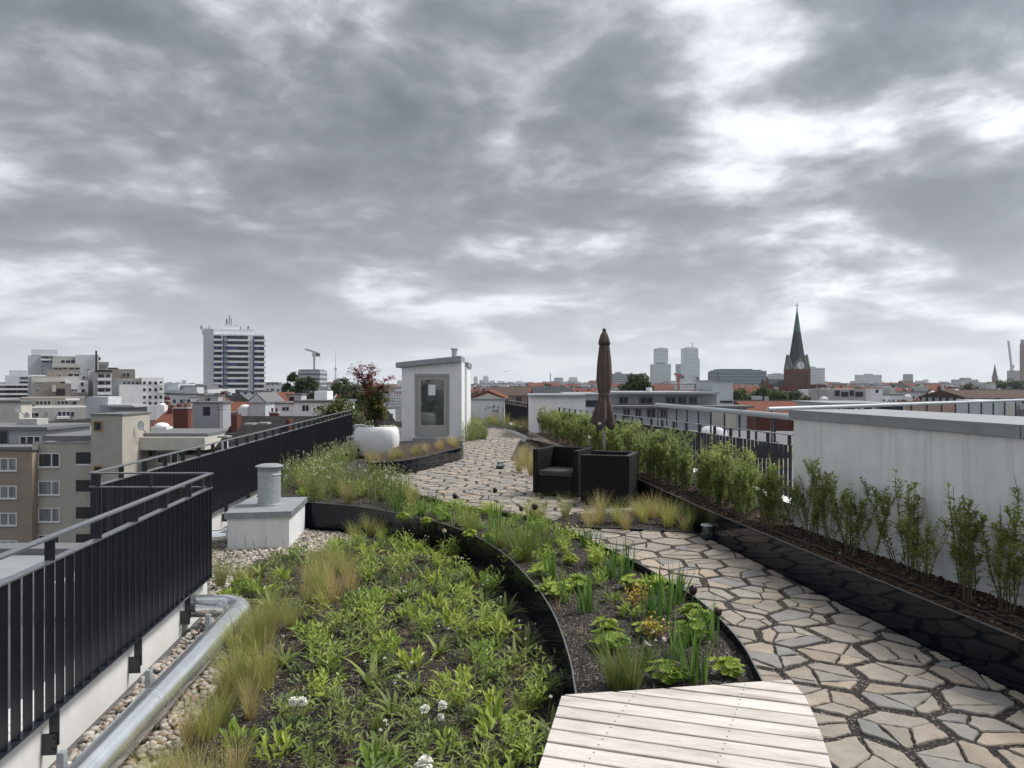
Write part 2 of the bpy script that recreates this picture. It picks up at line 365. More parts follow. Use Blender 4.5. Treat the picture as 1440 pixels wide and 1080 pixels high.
M = {}
M['soil'] = grain_mat('substrate', (.012, .010, .009), (.055, .046, .040), (.22, .195, .17), 95, .9, .10)
M['mulch'] = grain_mat('bark_mulch', (.012, .009, .007), (.07, .045, .032), (.16, .11, .08), 60, 1.0, .12)
M['grain'] = island_ramp('substrate_grains', [(.018, .015, .013), (.05, .04, .034), (.03, .025, .022), (.085, .07, .06), (.04, .034, .03), (.2, .17, .15)], .85, .2)
M['chips'] = island_ramp('bark_chips', [(.02, .014, .01), (.05, .032, .022), (.09, .058, .04), (.035, .024, .017), (.16, .115, .085)], .85, .2)
M['pebble'] = island_ramp('river_pebbles', [(.16, .12, .09), (.30, .27, .235), (.38, .35, .31), (.22, .19, .165), (.46, .43, .39), (.28, .19, .13), (.34, .32, .3), (.5, .46, .42), (.14, .12, .11)], .5, .25, 70)
SC = [(0.343, 0.277, 0.207), (0.251, 0.231, 0.204), (0.295, 0.249, 0.198), (0.211, 0.207, 0.199), (0.356, 0.293, 0.227), (0.282, 0.26, 0.229), (0.251, 0.211, 0.167), (0.198, 0.195, 0.189), (0.334, 0.292, 0.239)]
M['stone'] = island_ramp('flagstone', SC, .62, .55, 45, True, .20, 7)
M['stone_far'] = island_ramp('flagstone_far', SC, .62, .5, 45, False, .20, 7)
M['black'] = mat('black_gloss_steel', (.003, .0055, .010), .06, .3, 4, spec=.24)
M['steel_edge'] = mat('steel_lip_sky_sheen', (.20, .205, .21), .45, .15, 30, metal=.8)  # paler than the plate: the sky's reflection painted into the lip
M['anthracite'] = mat('anthracite_railing_paint', (.012, .015, .023), .30, .25, 25, .02, 200, spec=.6)
M['rail_top'] = mat('handrail_paint_sky_sheen', (.10, .108, .12), .28, .2, 20, .02, 160, spec=.8)  # paler than the bars: sky sheen on the rail tops put into the paint
M['render'] = mat('white_render', (.72, .73, .74), .85, .04, 5, .25, 220, stain=.42, stain_col=(.50, .505, .51), streak=.4)
M['render_wall'] = mat('white_wall_render', (.78, .79, .80), .85, .05, 7, .3, 200, stain=.5, stain_col=(.52, .525, .52), streak=.55)
M['render2'] = mat('white_render_low', (.66, .66, .65), .85, .05, 5, .25, 220, stain=.4, stain_col=(.36, .35, .33))
M['zinc'] = mat('zinc_sheet', (.28, .30, .32), .5, .14, 5, .05, 60, metal=.35, stain=.3, stain_col=(.2, .21, .22))
M['zinc_top'] = mat('zinc_top_sheet', (.26, .28, .295), .5, .10, 3, .05, 40, metal=.1, stain=.35, stain_col=(.27, .29, .3))
M['galv'] = mat('galvanised_spiral_duct', (.78, .81, .83), .22, .10, 8, .012, 40, metal=.88, stain=.2, stain_col=(.5, .52, .53))
M['galv_matt'] = mat('galvanised_matt', (.42, .45, .47), .5, .2, 40, .05, 120, metal=.5)
M['wicker'] = None
M['cushion'] = mat('charcoal_cushion', (.045, .050, .053), .9, .2, 60, .4, 300)
M['canopy'] = mat('brown_parasol_cloth', (.10, .072, .062), .85, .2, 9, .3, 350)
M['pole'] = mat('parasol_pole', (.30, .31, .32), .35, .1, 20, metal=.6)
M['planter_white'] = mat('white_planter', (.74, .75, .76), .4, .03, 5, .05, 60, stain=.15, stain_col=(.5, .5, .48))
M['bark'] = mat('bark', (.09, .065, .05), .9, .3, 20, .6, 60)
M['lamp_dark'] = mat('lamp_dark_metal', (.02, .028, .032), .3, .2, 30)
M['frame_grey'] = mat('grey_door_frame', (.34, .33, .31), .5, .06, 8, .04, 90)
M['paper'] = mat('paper', (.75, .76, .78), .8, .03, 6)
M['bitumen'] = mat('bitumen_roof', (.09, .09, .092), .9, .2, 3, .3, 60)
M['hall_shade'] = mat('interior_shade', (.03, .03, .03), .9)
M['hose'] = mat('black_hose', (.012, .012, .013), .5)
def glass_pane(name, col=(.02, .025, .03), rough=.04, spec=.9):
    m = mat(name, col, rough, .3, .8, spec=spec); return m
M['glass'] = glass_pane('window_glass')
M['glass_curtain'] = mat('window_glass_with_curtain', (.20, .21, .21), .12, .35, 1.2, spec=.8, stretch=(3, 3, .4))
def clear_glass(name, tint):
    m, nt, N, L, b = nodes(name)
    b.inputs['Base Color'].default_value = (*tint, 1); b.inputs['Roughness'].default_value = .02
    b.inputs['Transmission Weight'].default_value = .9; b.inputs['IOR'].default_value = 1.45; return m
M['lens'] = clear_glass('lamp_lens', (.75, .85, .9))
def wicker():
    m, nt, N, L, b = nodes('black_wicker'); b.inputs['Roughness'].default_value = .5; b.inputs['Specular IOR Level'].default_value = .25
    tc = N.new('ShaderNodeTexCoord'); mp = N.new('ShaderNodeMapping'); mp.inputs['Rotation'].default_value = (0, 0, 0); L.new(tc.outputs['Object'], mp.inputs[0])
    w1 = N.new('ShaderNodeTexWave'); w1.wave_type = 'BANDS'; w1.bands_direction = 'Z'; w1.inputs['Scale'].default_value = 26; L.new(mp.outputs[0], w1.inputs['Vector'])
    w2 = N.new('ShaderNodeTexWave'); w2.wave_type = 'BANDS'; w2.bands_direction = 'DIAGONAL'; w2.inputs['Scale'].default_value = 22; L.new(mp.outputs[0], w2.inputs['Vector'])
    ml = N.new('ShaderNodeMath'); ml.operation = 'MULTIPLY'; L.new(w1.outputs['Fac'], ml.inputs[0]); L.new(w2.outputs['Fac'], ml.inputs[1])
    bp = N.new('ShaderNodeBump'); bp.inputs['Strength'].default_value = .9; bp.inputs['Distance'].default_value = .008; L.new(ml.outputs[0], bp.inputs['Height']); L.new(bp.outputs[0], b.inputs['Normal'])
    mx = N.new('ShaderNodeMix'); mx.data_type = 'RGBA'; L.new(ml.outputs[0], mx.inputs[0]); mx.inputs[6].default_value = (.004, .004, .005, 1); mx.inputs[7].default_value = (.012, .012, .014, 1); L.new(mx.outputs[2], b.inputs['Base Color'])
    return m
M['wicker'] = wicker()
def wood():
    m, nt, N, L, b = nodes('weathered_pale_wood'); b.inputs['Roughness'].default_value = .7; b.inputs['Specular IOR Level'].default_value = .25
    tc = N.new('ShaderNodeTexCoord'); oi = N.new('ShaderNodeObjectInfo')
    off = N.new('ShaderNodeVectorMath'); off.operation = 'SCALE'; off.inputs[0].default_value = (37, 11, 5); L.new(oi.outputs['Random'], off.inputs['Scale'])
    ad = N.new('ShaderNodeVectorMath'); ad.operation = 'ADD'; L.new(tc.outputs['Object'], ad.inputs[0]); L.new(off.outputs[0], ad.inputs[1])
    def nz(sc, st, det=8, rg=.65):
        mp = N.new('ShaderNodeMapping'); mp.inputs['Scale'].default_value = st; L.new(ad.outputs[0], mp.inputs[0])
        n = N.new('ShaderNodeTexNoise'); n.inputs['Scale'].default_value = sc; n.inputs['Detail'].default_value = det; n.inputs['Roughness'].default_value = rg; L.new(mp.outputs[0], n.inputs['Vector']); return n.outputs[0]
    fine, broad = nz(8, (1, 30, 30)), nz(2.2, (1.2, 4, 4))
    r = N.new('ShaderNodeValToRGB'); L.new(broad, r.inputs[0]); cr = r.color_ramp
    cr.elements[0].position, cr.elements[0].color = .3, (.33, .285, .255, 1); cr.elements[1].position, cr.elements[1].color = .7, (.66, .62, .585, 1)
    e = cr.elements.new(.48); e.color = (.58, .53, .49, 1)
    v = N.new('ShaderNodeMapRange'); L.new(fine, v.inputs[0]); v.inputs[1].default_value = .3; v.inputs[2].default_value = .7; v.inputs[3].default_value = .72; v.inputs[4].default_value = 1.14
    v2 = N.new('ShaderNodeMapRange'); L.new(oi.outputs['Random'], v2.inputs[0]); v2.inputs[3].default_value = .90; v2.inputs[4].default_value = 1.08
    mu = N.new('ShaderNodeMath'); mu.operation = 'MULTIPLY'; L.new(v.outputs[0], mu.inputs[0]); L.new(v2.outputs[0], mu.inputs[1])
    h = N.new('ShaderNodeHueSaturation'); L.new(mu.outputs[0], h.inputs['Value']); L.new(r.outputs[0], h.inputs['Color']); L.new(h.outputs[0], b.inputs['Base Color'])
    bp = N.new('ShaderNodeBump'); bp.inputs['Strength'].default_value = .35; bp.inputs['Distance'].default_value = .004; L.new(fine, bp.inputs['Height']); L.new(bp.outputs[0], b.inputs['Normal'])
    return m
M['wood'] = wood()
# foliage
M['stipa'] = leaf_mat('feather_grass', (.30, .33, .085), (.44, .45, .15), (.56, .52, .26), .45)
M['stipa_dry'] = leaf_mat('dry_feather_grass', (.36, .32, .12), (.50, .43, .20), (.60, .52, .30), .45)
M['green'] = leaf_mat('fresh_green_leaf', (.21, .295, .05), (.33, .43, .085), (.48, .55, .18), .38)
M['green2'] = leaf_mat('mid_green_leaf', (.145, .195, .05), (.25, .31, .085), (.40, .44, .16), .38)
M['bluegreen'] = leaf_mat('blue_green_leaf', (.12, .175, .07), (.20, .27, .11), (.33, .39, .19), .3)
M['lime'] = leaf_mat('lime_leaf', (.20, .29, .04), (.32, .42, .06), (.42, .50, .11), .4)
M['meadow'] = leaf_mat('meadow_leaf', (.15, .195, .06), (.27, .315, .105), (.44, .44, .22), .38)
M['deep'] = leaf_mat('iris_leaf', (.08, .17, .035), (.15, .28, .06), (.26, .36, .11), .3)
M['orange'] = leaf_mat('spurge_orange', (.22, .10, .045), (.30, .19, .05), (.38, .34, .08), .3)
M['yellow'] = leaf_mat('spurge_yellow', (.5, .40, .04), (.62, .52, .06), None, .3)
M['brownleaf'] = leaf_mat('withered_leaf', (.24, .14, .08), (.36, .27, .15), (.52, .44, .32), .25)
M['hedge'] = leaf_mat('privet_leaf', (.17, .23, .06), (.32, .395, .12), (.50, .55, .26), .45)
M['redleaf'] = leaf_mat('maple_red', (.10, .02, .024), (.19, .038, .036), (.28, .07, .05), .4)
M['mapgreen'] = leaf_mat('maple_green', (.10, .13, .035), (.21, .22, .06), (.32, .22, .08), .4)
M['tree'] = leaf_mat('tree_leaf', (.03, .06, .016), (.06, .105, .028), (.10, .15, .045), .25)
M['tree2'] = leaf_mat('tree_leaf_light', (.05, .08, .02), (.10, .135, .035), (.15, .17, .06), .25)
M['stem'] = mat('green_stem', (.13, .19, .06), .6)
M['woodstem'] = mat('shrub_stem', (.12, .10, .065), .8)
M['white_fl'] = mat('white_petals', (.80, .80, .74), .6, .05, 60)
M['dark_fl'] = mat('dark_tulip', (.022, .008, .014), .4, .3, 30)
M['purple_fl'] = mat('purple_spikes', (.07, .045, .16), .6, .2, 60)
M['cream_fl'] = mat('cream_petals', (.75, .68, .5), .6, .05, 60)
M['pink_fl'] = mat('pink_flower', (.5, .28, .33), .6, .1, 60)
# ---------------------------------------------------------------- the roof: levels and outlines
Z_LOW, Z_UP = -.36, -.06          # lower bed, upper bed; the paving is z = 0
def xl(d): return -2.1 - .1*d                       # line of the near left railing
def xfar(d): return -3.94 - .071*(d-7.17)           # line of the long left railing
WALLP = [(3.45, 0.0), (3.2, 1.6), (2.81, 4.2), (2.19, 8.4), (1.90, 10.9), (1.42, 15.0), (.95, 19.0), (.50, 23.0)]
def xw(d):
    for (x0, d0), (x1, d1) in zip(WALLP, WALLP[1:]):
        if d <= d1: return x0 + (x1-x0)*(d-d0)/(d1-d0)
    return WALLP[-1][0]
RIM = catmull([(.20, 1.0), (.30, 2.4), (.35, 3.4), (.355, 4.27), (.36, 4.83), (.31, 5.74), (.17, 6.68), (-.15, 7.98), (-.68, 9.18), (-1.51, 10.2), (-2.2, 10.8), (-3.0, 11.15), (-3.6, 11.35)], 5)
PATHL = catmull([(1.0, 1.0), (1.18, 2.5), (1.33, 3.5), (1.434, 4.424), (1.50, 5.03), (1.49, 5.74), (1.41, 6.33), (1.2, 7.2), (.96, 7.98), (.66, 8.96)], 4)
BACKF = catmull([(.52, 9.6), (-.19, 10.3), (-.81, 10.9), (-1.57, 12.1), (-2.2, 13.3)], 4)
RAISED = catmull([(-2.66, 14.6), (-2.62, 14.1), (-2.25, 14.15), (-1.82, 14.87), (-1.38, 16.5), (-1.12, 17.5), (-1.2, 18.3)], 4)

def struct(name, m, material, parent=None, smooth=False):
    o = m.build(name, material, parent, smooth); o['kind'] = 'structure'; return o
struct('roof_deck', MB().bx(-5.6, 3.3, -3, 38, -.9, -.44), M['bitumen'])

# paving
P_NEAR = [(1.0, 1.0)] + PATHL[1:] + [(.60, 9.12), (1.3, 9.0), (2.10, 8.75)] + [(xw(d)-.012, d) for d in (8.0, 6.5, 5.3, 4.2, 3.0, 1.6, 1.0)]
P_PATIO = BACKF + RAISED[9:] + [(-1.35, 20), (-1.47, 22.7), (-.83, 23.5), (-.9, 27), (-1.16, 29.3), (-.69, 29.7), (-.05, 27.4), (.32, 24.5), (.14, 21.6), (-.03, 17.2), (.3, 15.6), (1.0, 14.5), (xw(14)-.02, 14), (xw(12)-.02, 12), (xw(10.3)-.02, 10.3), (1.3, 10.15), (.75, 10.0)]
PAVE_BED = [(.9, .9)] + PATHL + [(.45, 9.3)] + BACKF + RAISED[9:] + [(-1.35, 20), (-1.47, 22.7), (-.83, 23.5), (-.9, 27), (-1.16, 29.3), (-.69, 29.7), (-.05, 27.4), (.32, 24.5), (.2, 21.6), (.2, 17.4), (.5, 15.8)] + [(xw(d), d) for d in (15.5, 12, 10, 8.4, 6.5, 4.2, 1.6, .9)]
path = struct('path', sheet(PAVE_BED, -.0115, .25, .004, 3), M['soil'])
def paving():
    r = random.Random(21); stones = []
    px, py = .41, .35
    seeds = {}
    for j in range(0, 90):
        for i in range(-14, 22):
            seeds[(i, j)] = ((i+.5*(j % 2))*px - .6 + r.uniform(-.085, .085), 1.0 + j*py + r.uniform(-.075, .075))
    for (i, j), s in seeds.items():
        if not any(inside((s[0]+a, s[1]+b), R) for R in (P_NEAR, P_PATIO) for a in (-.3, 0, .3) for b in (-.3, 0, .3)): continue
        cell = [(s[0]-1, s[1]-1), (s[0]+1, s[1]-1), (s[0]+1, s[1]+1), (s[0]-1, s[1]+1)]
        for di in range(-2, 3):
            for dj in range(-2, 3):
                t = seeds.get((i+di, j+dj))
                if t is None or t is s: continue
                nx, ny = t[0]-s[0], t[1]-s[1]; l = math.hypot(nx, ny); nx /= l; ny /= l
                cell = clip_half(cell, nx, ny, nx*s[0]+ny*s[1] + l/2 - r.uniform(.016, .032))
        # each slab group is split into a few fitted pieces
        k = r.choice((3, 3, 4, 4, 5)); sub = []
        xs = [p[0] for p in cell]; ys = [p[1] for p in cell]
        for _ in range(80):
            if len(sub) >= k: break
            q = (r.uniform(min(xs), max(xs)), r.uniform(min(ys), max(ys)))
            if inside(q, cell) and all(math.hypot(q[0]-u[0], q[1]-u[1]) > .095 for u in sub): sub.append(q)
        for q in sub:
            pc = list(cell); w = r.uniform(.75, 1.25)
            for u in sub:
                if u is q: continue
                nx, ny = u[0]-q[0], u[1]-q[1]; l = math.hypot(nx, ny); nx /= l; ny /= l
                pc = clip_half(pc, nx, ny, nx*(q[0]+u[0])/2+ny*(q[1]+u[1])/2 - .005)
            if len(pc) < 3: continue
            for R in (P_NEAR, P_PATIO):
                sp = R
                m = len(pc)
                for a in range(m):
                    A, B = pc[a], pc[(a+1) % m]; nx, ny = B[1]-A[1], -(B[0]-A[0])
                    sp = clip_half(sp, nx, ny, nx*A[0]+ny*A[1])
                    if len(sp) < 3: break
                if len(sp) < 3 or abs(area(sp)) < .006: continue
                # drop doubled points, soften corners, rough edges
                cl = [sp[0]]
                for p in sp[1:]:
                    if math.hypot(p[0]-cl[-1][0], p[1]-cl[-1][1]) > .012: cl.append(p)
                if len(cl) < 3: continue
                if area(cl) < 0: cl = cl[::-1]
                out = []; m = len(cl)
                for a in range(m):
                    A, B = cl[a], cl[(a+1) % m]; L = math.hypot(B[0]-A[0], B[1]-A[1]); c = min(.018, L*.22)
                    c = min(.011, L*.2); ts = [c/L] + [t+r.uniform(-.05, .05) for t in ((.22, .42, .6, .8) if L > .14 else ((.35, .65) if L > .07 else ()))] + [1-c/L]
                    for t in ts:
                        e = 0 if t in (ts[0], ts[-1]) else r.uniform(-.008, .003)
                        out.append((A[0]+(B[0]-A[0])*t + e*(B[1]-A[1])/L, A[1]+(B[1]-A[1])*t - e*(B[0]-A[0])/L))
                stones.append(out)
    def solid(poly, rr):
        n = len(poly); cx = sum(p[0] for p in poly)/n; cy = sum(p[1] for p in poly)/n; h = rr.uniform(-.003, .003); tx, ty = rr.uniform(-.008, .008), rr.uniform(-.008, .008)
        zt = lambda x, y: h + tx*(x-cx) + ty*(y-cy)
        mb = MB(); vs = [(x, y, -.03) for x, y in poly] + [(x, y, zt(x, y)-.006) for x, y in poly]
        for x, y in poly:
            dx, dy = cx-x, cy-y; l = math.hypot(dx, dy) or 1; q = min(.005, l*.2)
            vs.append((x+dx/l*q, y+dy/l*q, zt(x, y)))
        fs = []
        for a in range(n):
            b = (a+1) % n; fs += [(a, b, n+b, n+a), (n+a, n+b, 2*n+b, 2*n+a)]
        fs.append(tuple(range(2*n, 3*n))); return mb.add(vs, fs), (cx, cy)
    def shows(poly):
        cx = sum(p[0] for p in poly)/len(poly); cy = sum(p[1] for p in poly)/len(poly)
        if cy < 2.6 or abs(cx/cy) > .70: return 0
        return abs(area(poly))/(cy**3)
    stones.sort(key=shows, reverse=True)
    rest = MB(); rr = random.Random(5)
    for i, poly in enumerate(stones):
        mb, c = solid(poly, rr)
        if i < 300: mb.build('paving_stone', M['stone'], path)
        else: rest.add(mb.v, mb.f)
    o = rest.build('paving_stones_beyond', M['stone_far'], path); o['kind'] = 'stuff'
paving()

# planting beds
LOW_POLY = [(-1.70, 2.0), (-1.85, 4.2), (-2.15, 6.2), (-2.3, 6.95), (-2.82, 7.2), (-2.98, 9.0), (-2.45, 9.3), (-2.15, 9.7), (-1.95, 10.45)] + [p for p in reversed(RIM) if p[0] > -1.9 and p[1] > 1.4]
UP_POLY = [p for p in RIM] + [(-4.0, 12), (-4.25, 15), (-4.5, 19.5)] + [(-2.7, 19.5), (-2.66, 14.6)] + RAISED[1:10] + list(reversed(BACKF)) + [(.45, 9.3)] + list(reversed(PATHL))
LOWER = struct('lower_bed', sheet(LOW_POLY, Z_LOW, .09, .035, 11), M['soil'])
UPPER = struct('upper_bed', sheet(UP_POLY, Z_UP, .09, .02, 12), M['soil'])
ISL_POLY = [(.50, 9.45), (.62, 9.14), (1.3, 9.02), (2.10, 8.78), (xw(9.5)-.015, 9.5), (xw(10.28)-.015, 10.28), (1.3, 10.13), (.75, 9.98)]
struct('grass_strip', sheet(ISL_POLY, .006, .08, .016, 13), M['soil'])
RAISE_POLY = RAISED + [(-1.35, 18.9), (-2.0, 18.6), (-2.68, 17.9)]
struct('hut_forecourt', MB().prism([(-1.45, 18.0), (-1.47, 22.95), (-3.3, 22.95), (-3.3, 17.0), (-2.3, 16.8)], -.4, -.012), M['soil'])
struct('raised_bed', sheet(RAISE_POLY, .24, .2, .02, 14), M['mulch'])
PL_POLY = [(xw(d)+.012, d) for d in (.6, 2.4, 4.2, 6, 8.4, 10.9, 13, 15, 17, 19, 21, 22.9)] + [(xw(d)+.74, d) for d in (22.9, 19, 15, 10.9, 8.4, 6, 4.2, 2.4, .6)]
struct('hedge_bed', sheet(PL_POLY, .25, .10, .022, 15), M['mulch'])
FAR_POLY = [(-1.45, 23.3), (-1.0, 23.8), (-1.0, 27), (-1.25, 29.6), (-.65, 30.2), (.05, 27.7), (.5, 24.5), (.35, 21.6), (.1, 17.5), (.4, 15.7), (1.0, 14.8), (1.3, 15.0), (1.0, 17), (.9, 19), (.6, 23.0), (1.6, 23.4), (1.4, 27), (.2, 30), (-.4, 33.8), (-3.2, 33.8), (-3.2, 27.6), (-1.3, 27.6)]
struct('far_bed', sheet(FAR_POLY, .03, .3, .02, 16), M['soil'])

# steel edgings: thin dark plates and a lip coloured with the sky's reflection
def edging(name, label, pts, z0, z1, th=.008):
    t = thing(name, label, 'edging', (pts[len(pts)//2][0], pts[len(pts)//2][1], z0))
    def off(e):
        out = []; n = len(pts)
        for i in range(n):
            a, b = pts[max(0, i-1)], pts[min(n-1, i+1)]; dx, dy = b[0]-a[0], b[1]-a[1]; l = math.hypot(dx, dy) or 1
            out.append((pts[i][0]-dy/l*e, pts[i][1]+dx/l*e))
        return out
    for nm, e, za, zb, m in (('plate', th/2, z0, z1-.006, M['black']), ('lip', th/2+.001, z1-.006, z1, M['steel_edge'])):
        A, B = off(e), off(-e); n = len(A); mb = MB(); vs = []
        for i in range(n): vs += [(*A[i], za), (*B[i], za), (*A[i], zb), (*B[i], zb)]
        fs = []
        for i in range(n-1):
            k = 4*i; fs += [(k, k+4, k+6, k+2), (k+1, k+3, k+7, k+5), (k+2, k+6, k+7, k+3), (k, k+1, k+5, k+4)]
        fs += [(0, 2, 3, 1), (4*n-4, 4*n-3, 4*n-1, 4*n-2)]
        mb.add(vs, fs).build(nm, m, t)
    return t
edging('steel_edging', 'long curving dark steel edging holding the upper bed above the lower bed', RIM, Z_LOW-.06, -.012)
edging('steel_edging', 'dark steel edging between the flagstone path and the upper bed', PATHL, Z_UP-.03, .012)
edging('steel_edging', 'dark curved steel edging round the raised grass bed before the roof hut', RAISED, -.02, .27)
edging('steel_edging', 'straight glossy black steel edging along the flagstones below the hedge', [(xw(d), d) for d in np.linspace(.4, 23, 60)], -.02, .30)
edging('steel_edging', 'short dark edging in front of the feather grass strip by the chairs', [(.60, 9.12), (1.3, 9.0), (2.06, 8.77)], -.02, .016)

# pebbles
PEB = [[(xl(d)+.02, d) for d in (2.2, 5, 7.15)] + [(-2.88, 7.2), (-2.3, 6.9), (-2.13, 6.2), (-1.83, 4.2), (-1.66, 2.2)],
       [(-4.0, 7.4), (-2.95, 7.3), (-3.0, 9.1), (-2.45, 9.3), (-2.13, 9.75), (-1.9, 10.5), (-2.2, 10.72), (-3.0, 11.1), (-3.9, 11.4), (-4.2, 11.5)],
       [(-4.15, 11.5), (-3.9, 11.5), (-4.05, 13), (-4.3, 16), (-4.5, 19.5), (-4.8, 19.5)]]
def pebbles():
    r = np.random.default_rng(4)
    import bmesh
    bm = bmesh.new(); bmesh.ops.create_icosphere(bm, subdivisions=2, radius=1); bv = np.array([v.co[:] for v in bm.verts]); bf = np.array([[v.index for v in f.verts] for f in bm.faces]); bm.free()
    bm = bmesh.new(); bmesh.ops.create_icosphere(bm, subdivisions=1, radius=1); cv = np.array([v.co[:] for v in bm.verts]); cf = np.array([[v.index for v in f.verts] for f in bm.faces]); bm.free()
    V, F, n = [], [], 0
    for q, poly in enumerate(PEB):
        xs = [p[0] for p in poly]; ys = [p[1] for p in poly]; dens = (1150, 800, 350)[q]
        A = abs(area(poly))
        pts = []
        while len(pts) < A*dens:
            p = (r.uniform(min(xs), max(xs)), r.uniform(min(ys), max(ys)))
            if inside(p, poly): pts.append(p)
        for p in pts:
            near = q == 0 and p[1] < 6
            v0, f0 = (bv, bf) if near else (cv, cf)
            s = r.uniform(.012, .027)*(1.15 if q else 1.0); sc = np.array([s*r.uniform(.9, 1.7), s, s*r.uniform(.55, .85)])
            v = v0*(1+.13*np.sin(v0[:, [1, 2, 0]]*3+r.uniform(0, 6, 3)))*sc
            a, b_, c_ = r.uniform(0, 6.28), r.normal(0, .35), r.normal(0, .35)
            R = np.array(Matrix.Rotation(a, 3, 'Z') @ Matrix.Rotation(b_, 3, 'X') @ Matrix.Rotation(c_, 3, 'Y'))
            v = v @ R.T + np.array([p[0], p[1], -.425 + r.uniform(0, .022) + s*.4])
            V.append(v); F.append(f0+n); n += len(v)
    m = MB(); m.v = [tuple(x) for x in np.concatenate(V)]; m.f = [tuple(int(i) for i in x) for x in np.concatenate(F)]
    o = m.build('pebbles', M['pebble'], None, True)
    tag(o, 'loose rounded grey and brown river pebbles along the low roof wall', 'pebbles', kind='stuff')
pebbles()
def grains(name, label, spec, material):
    """loose coarse grains lying on the beds"""
    r = np.random.default_rng(9); V, F, n = [], [], 0
    base = np.array([(1, 0, 0), (-1, 0, 0), (0, 1, 0), (0, -1, 0), (0, 0, 1), (0, 0, -1)], float)
    bf = np.array([(0, 2, 4), (2, 1, 4), (1, 3, 4), (3, 0, 4), (2, 0, 5), (1, 2, 5), (3, 1, 5), (0, 3, 5)])
    for poly, z, num, smin, smax, asp, ylim in spec:
        xs = [p[0] for p in poly]; ys = [p[1] for p in poly]; k = 0
        while k < num:
            y = min(ys) + (min(max(ys), ylim)-min(ys))*r.random()**1.4; p = (r.uniform(min(xs), max(xs)), y)
            if not inside(p, poly): 
                continue
            k += 1; s = r.uniform(smin, smax); v = base*r.uniform(.6, 1.3, (6, 1))*np.array([s*asp*r.uniform(.6, 1.3), s, s*.6])
            a = r.uniform(0, 6.28); R = np.array(Matrix.Rotation(a, 3, 'Z') @ Matrix.Rotation(r.normal(0, .5), 3, 'X'))
            V.append(v @ R.T + np.array([p[0], p[1], z + r.uniform(-.004, .014)])); F.append(bf+n); n += 6
    m = MB(); m.v = [tuple(x) for x in np.concatenate(V)]; m.f = [tuple(int(i) for i in x) for x in np.concatenate(F)]
    tag(m.build(name, material), label, 'gravel', kind='stuff')
grains('substrate_gravel', 'dark crumbly mineral planting substrate between the plants', [(LOW_POLY, Z_LOW, 16000, .004, .012, 1.0, 9), (UP_POLY, Z_UP, 11000, .004, .010, 1.0, 9), (P_NEAR, -.020, 14000, .002, .006, 1.0, 9), (ISL_POLY, .01, 2500, .004, .01, 1, 12)], M['grain'])
grains('bark_mulch', 'brown bark mulch under the hedge shrubs', [(PL_POLY, .25, 15000, .006, .016, 2.2, 13)], M['chips'])

# ---------------------------------------------------------------- walls
def wallthing(name, label, cat, build):
    return build
def low_wall():
    t = thing('parapet_wall', 'low white rendered parapet under the left railing, stepped back beyond the duct', 'wall', (xl(5), 5, -.44))
    a = .06
    MB().prism([(xl(.5)-a, .5), (xl(7.28)-a, 7.28), (xl(7.28)-.3, 7.28), (xl(.5)-.3, .5)], -.9, -.13).build('near_wall', M['render2'], t)
    MB().prism([(xl(7.28)-.31, 7.28), (xl(7.28)-.31, 7.05), (xfar(7.05)-.32, 7.05), (xfar(7.28)-.32, 7.28)], -.9, -.135).build('return_wall', M['render2'], t)
    MB().prism([(xfar(7.3)-a, 7.3), (xfar(25.2)-a, 25.2), (xfar(25.2)-.3, 25.2), (xfar(7.3)-.3, 7.3)], -.9, -.13).build('far_wall', M['render2'], t)
low_wall()
def right_wall():
    t = thing('white_wall', 'tall white rendered wall with grey sheet metal coping beside the leggy shrubs', 'wall', (3.3, 5, .2))
    A, B = (3.98, .5), (2.88, 7.85)                       # front face
    ux, uy = B[0]-A[0], B[1]-A[1]; l = math.hypot(ux, uy); ux /= l; uy /= l; nx, ny = uy, -ux
    q = lambda a, s, e: (A[0]+ux*s+nx*e, A[1]+uy*s+ny*e)
    MB().prism([q(0, 0, 0), q(0, 0, .95), q(0, l, .95), q(0, l, 0)], -.9, 1.345).build('wall', M['render_wall'], t)
    for i, (s0, s1) in enumerate(((-.2, l-2.93), (l-2.92, l+.04))):
        MB().prism([q(0, s0, -.035), q(0, s0, .99), q(0, s1, .99), q(0, s1, -.035)], 1.35, 1.425).build('coping_fascia', M['zinc'], t)
        MB().prism([q(0, s0, -.036), q(0, s0, .991), q(0, s1+.001, .991), q(0, s1+.001, -.036)], 1.4255, 1.437).build('coping_sheet', M['zinc_top'], t)
right_wall()
t = thing('kerb_wall', 'low white wall behind the dense part of the hedge', 'wall', (2.2, 13, .2))
MB().prism([(xw(7.95)+.76, 7.95), (xw(7.95)+.96, 7.95), (xw(23)+.96, 23), (xw(23)+.76, 23)], -.9, .42).build('wall', M['render2'], t)

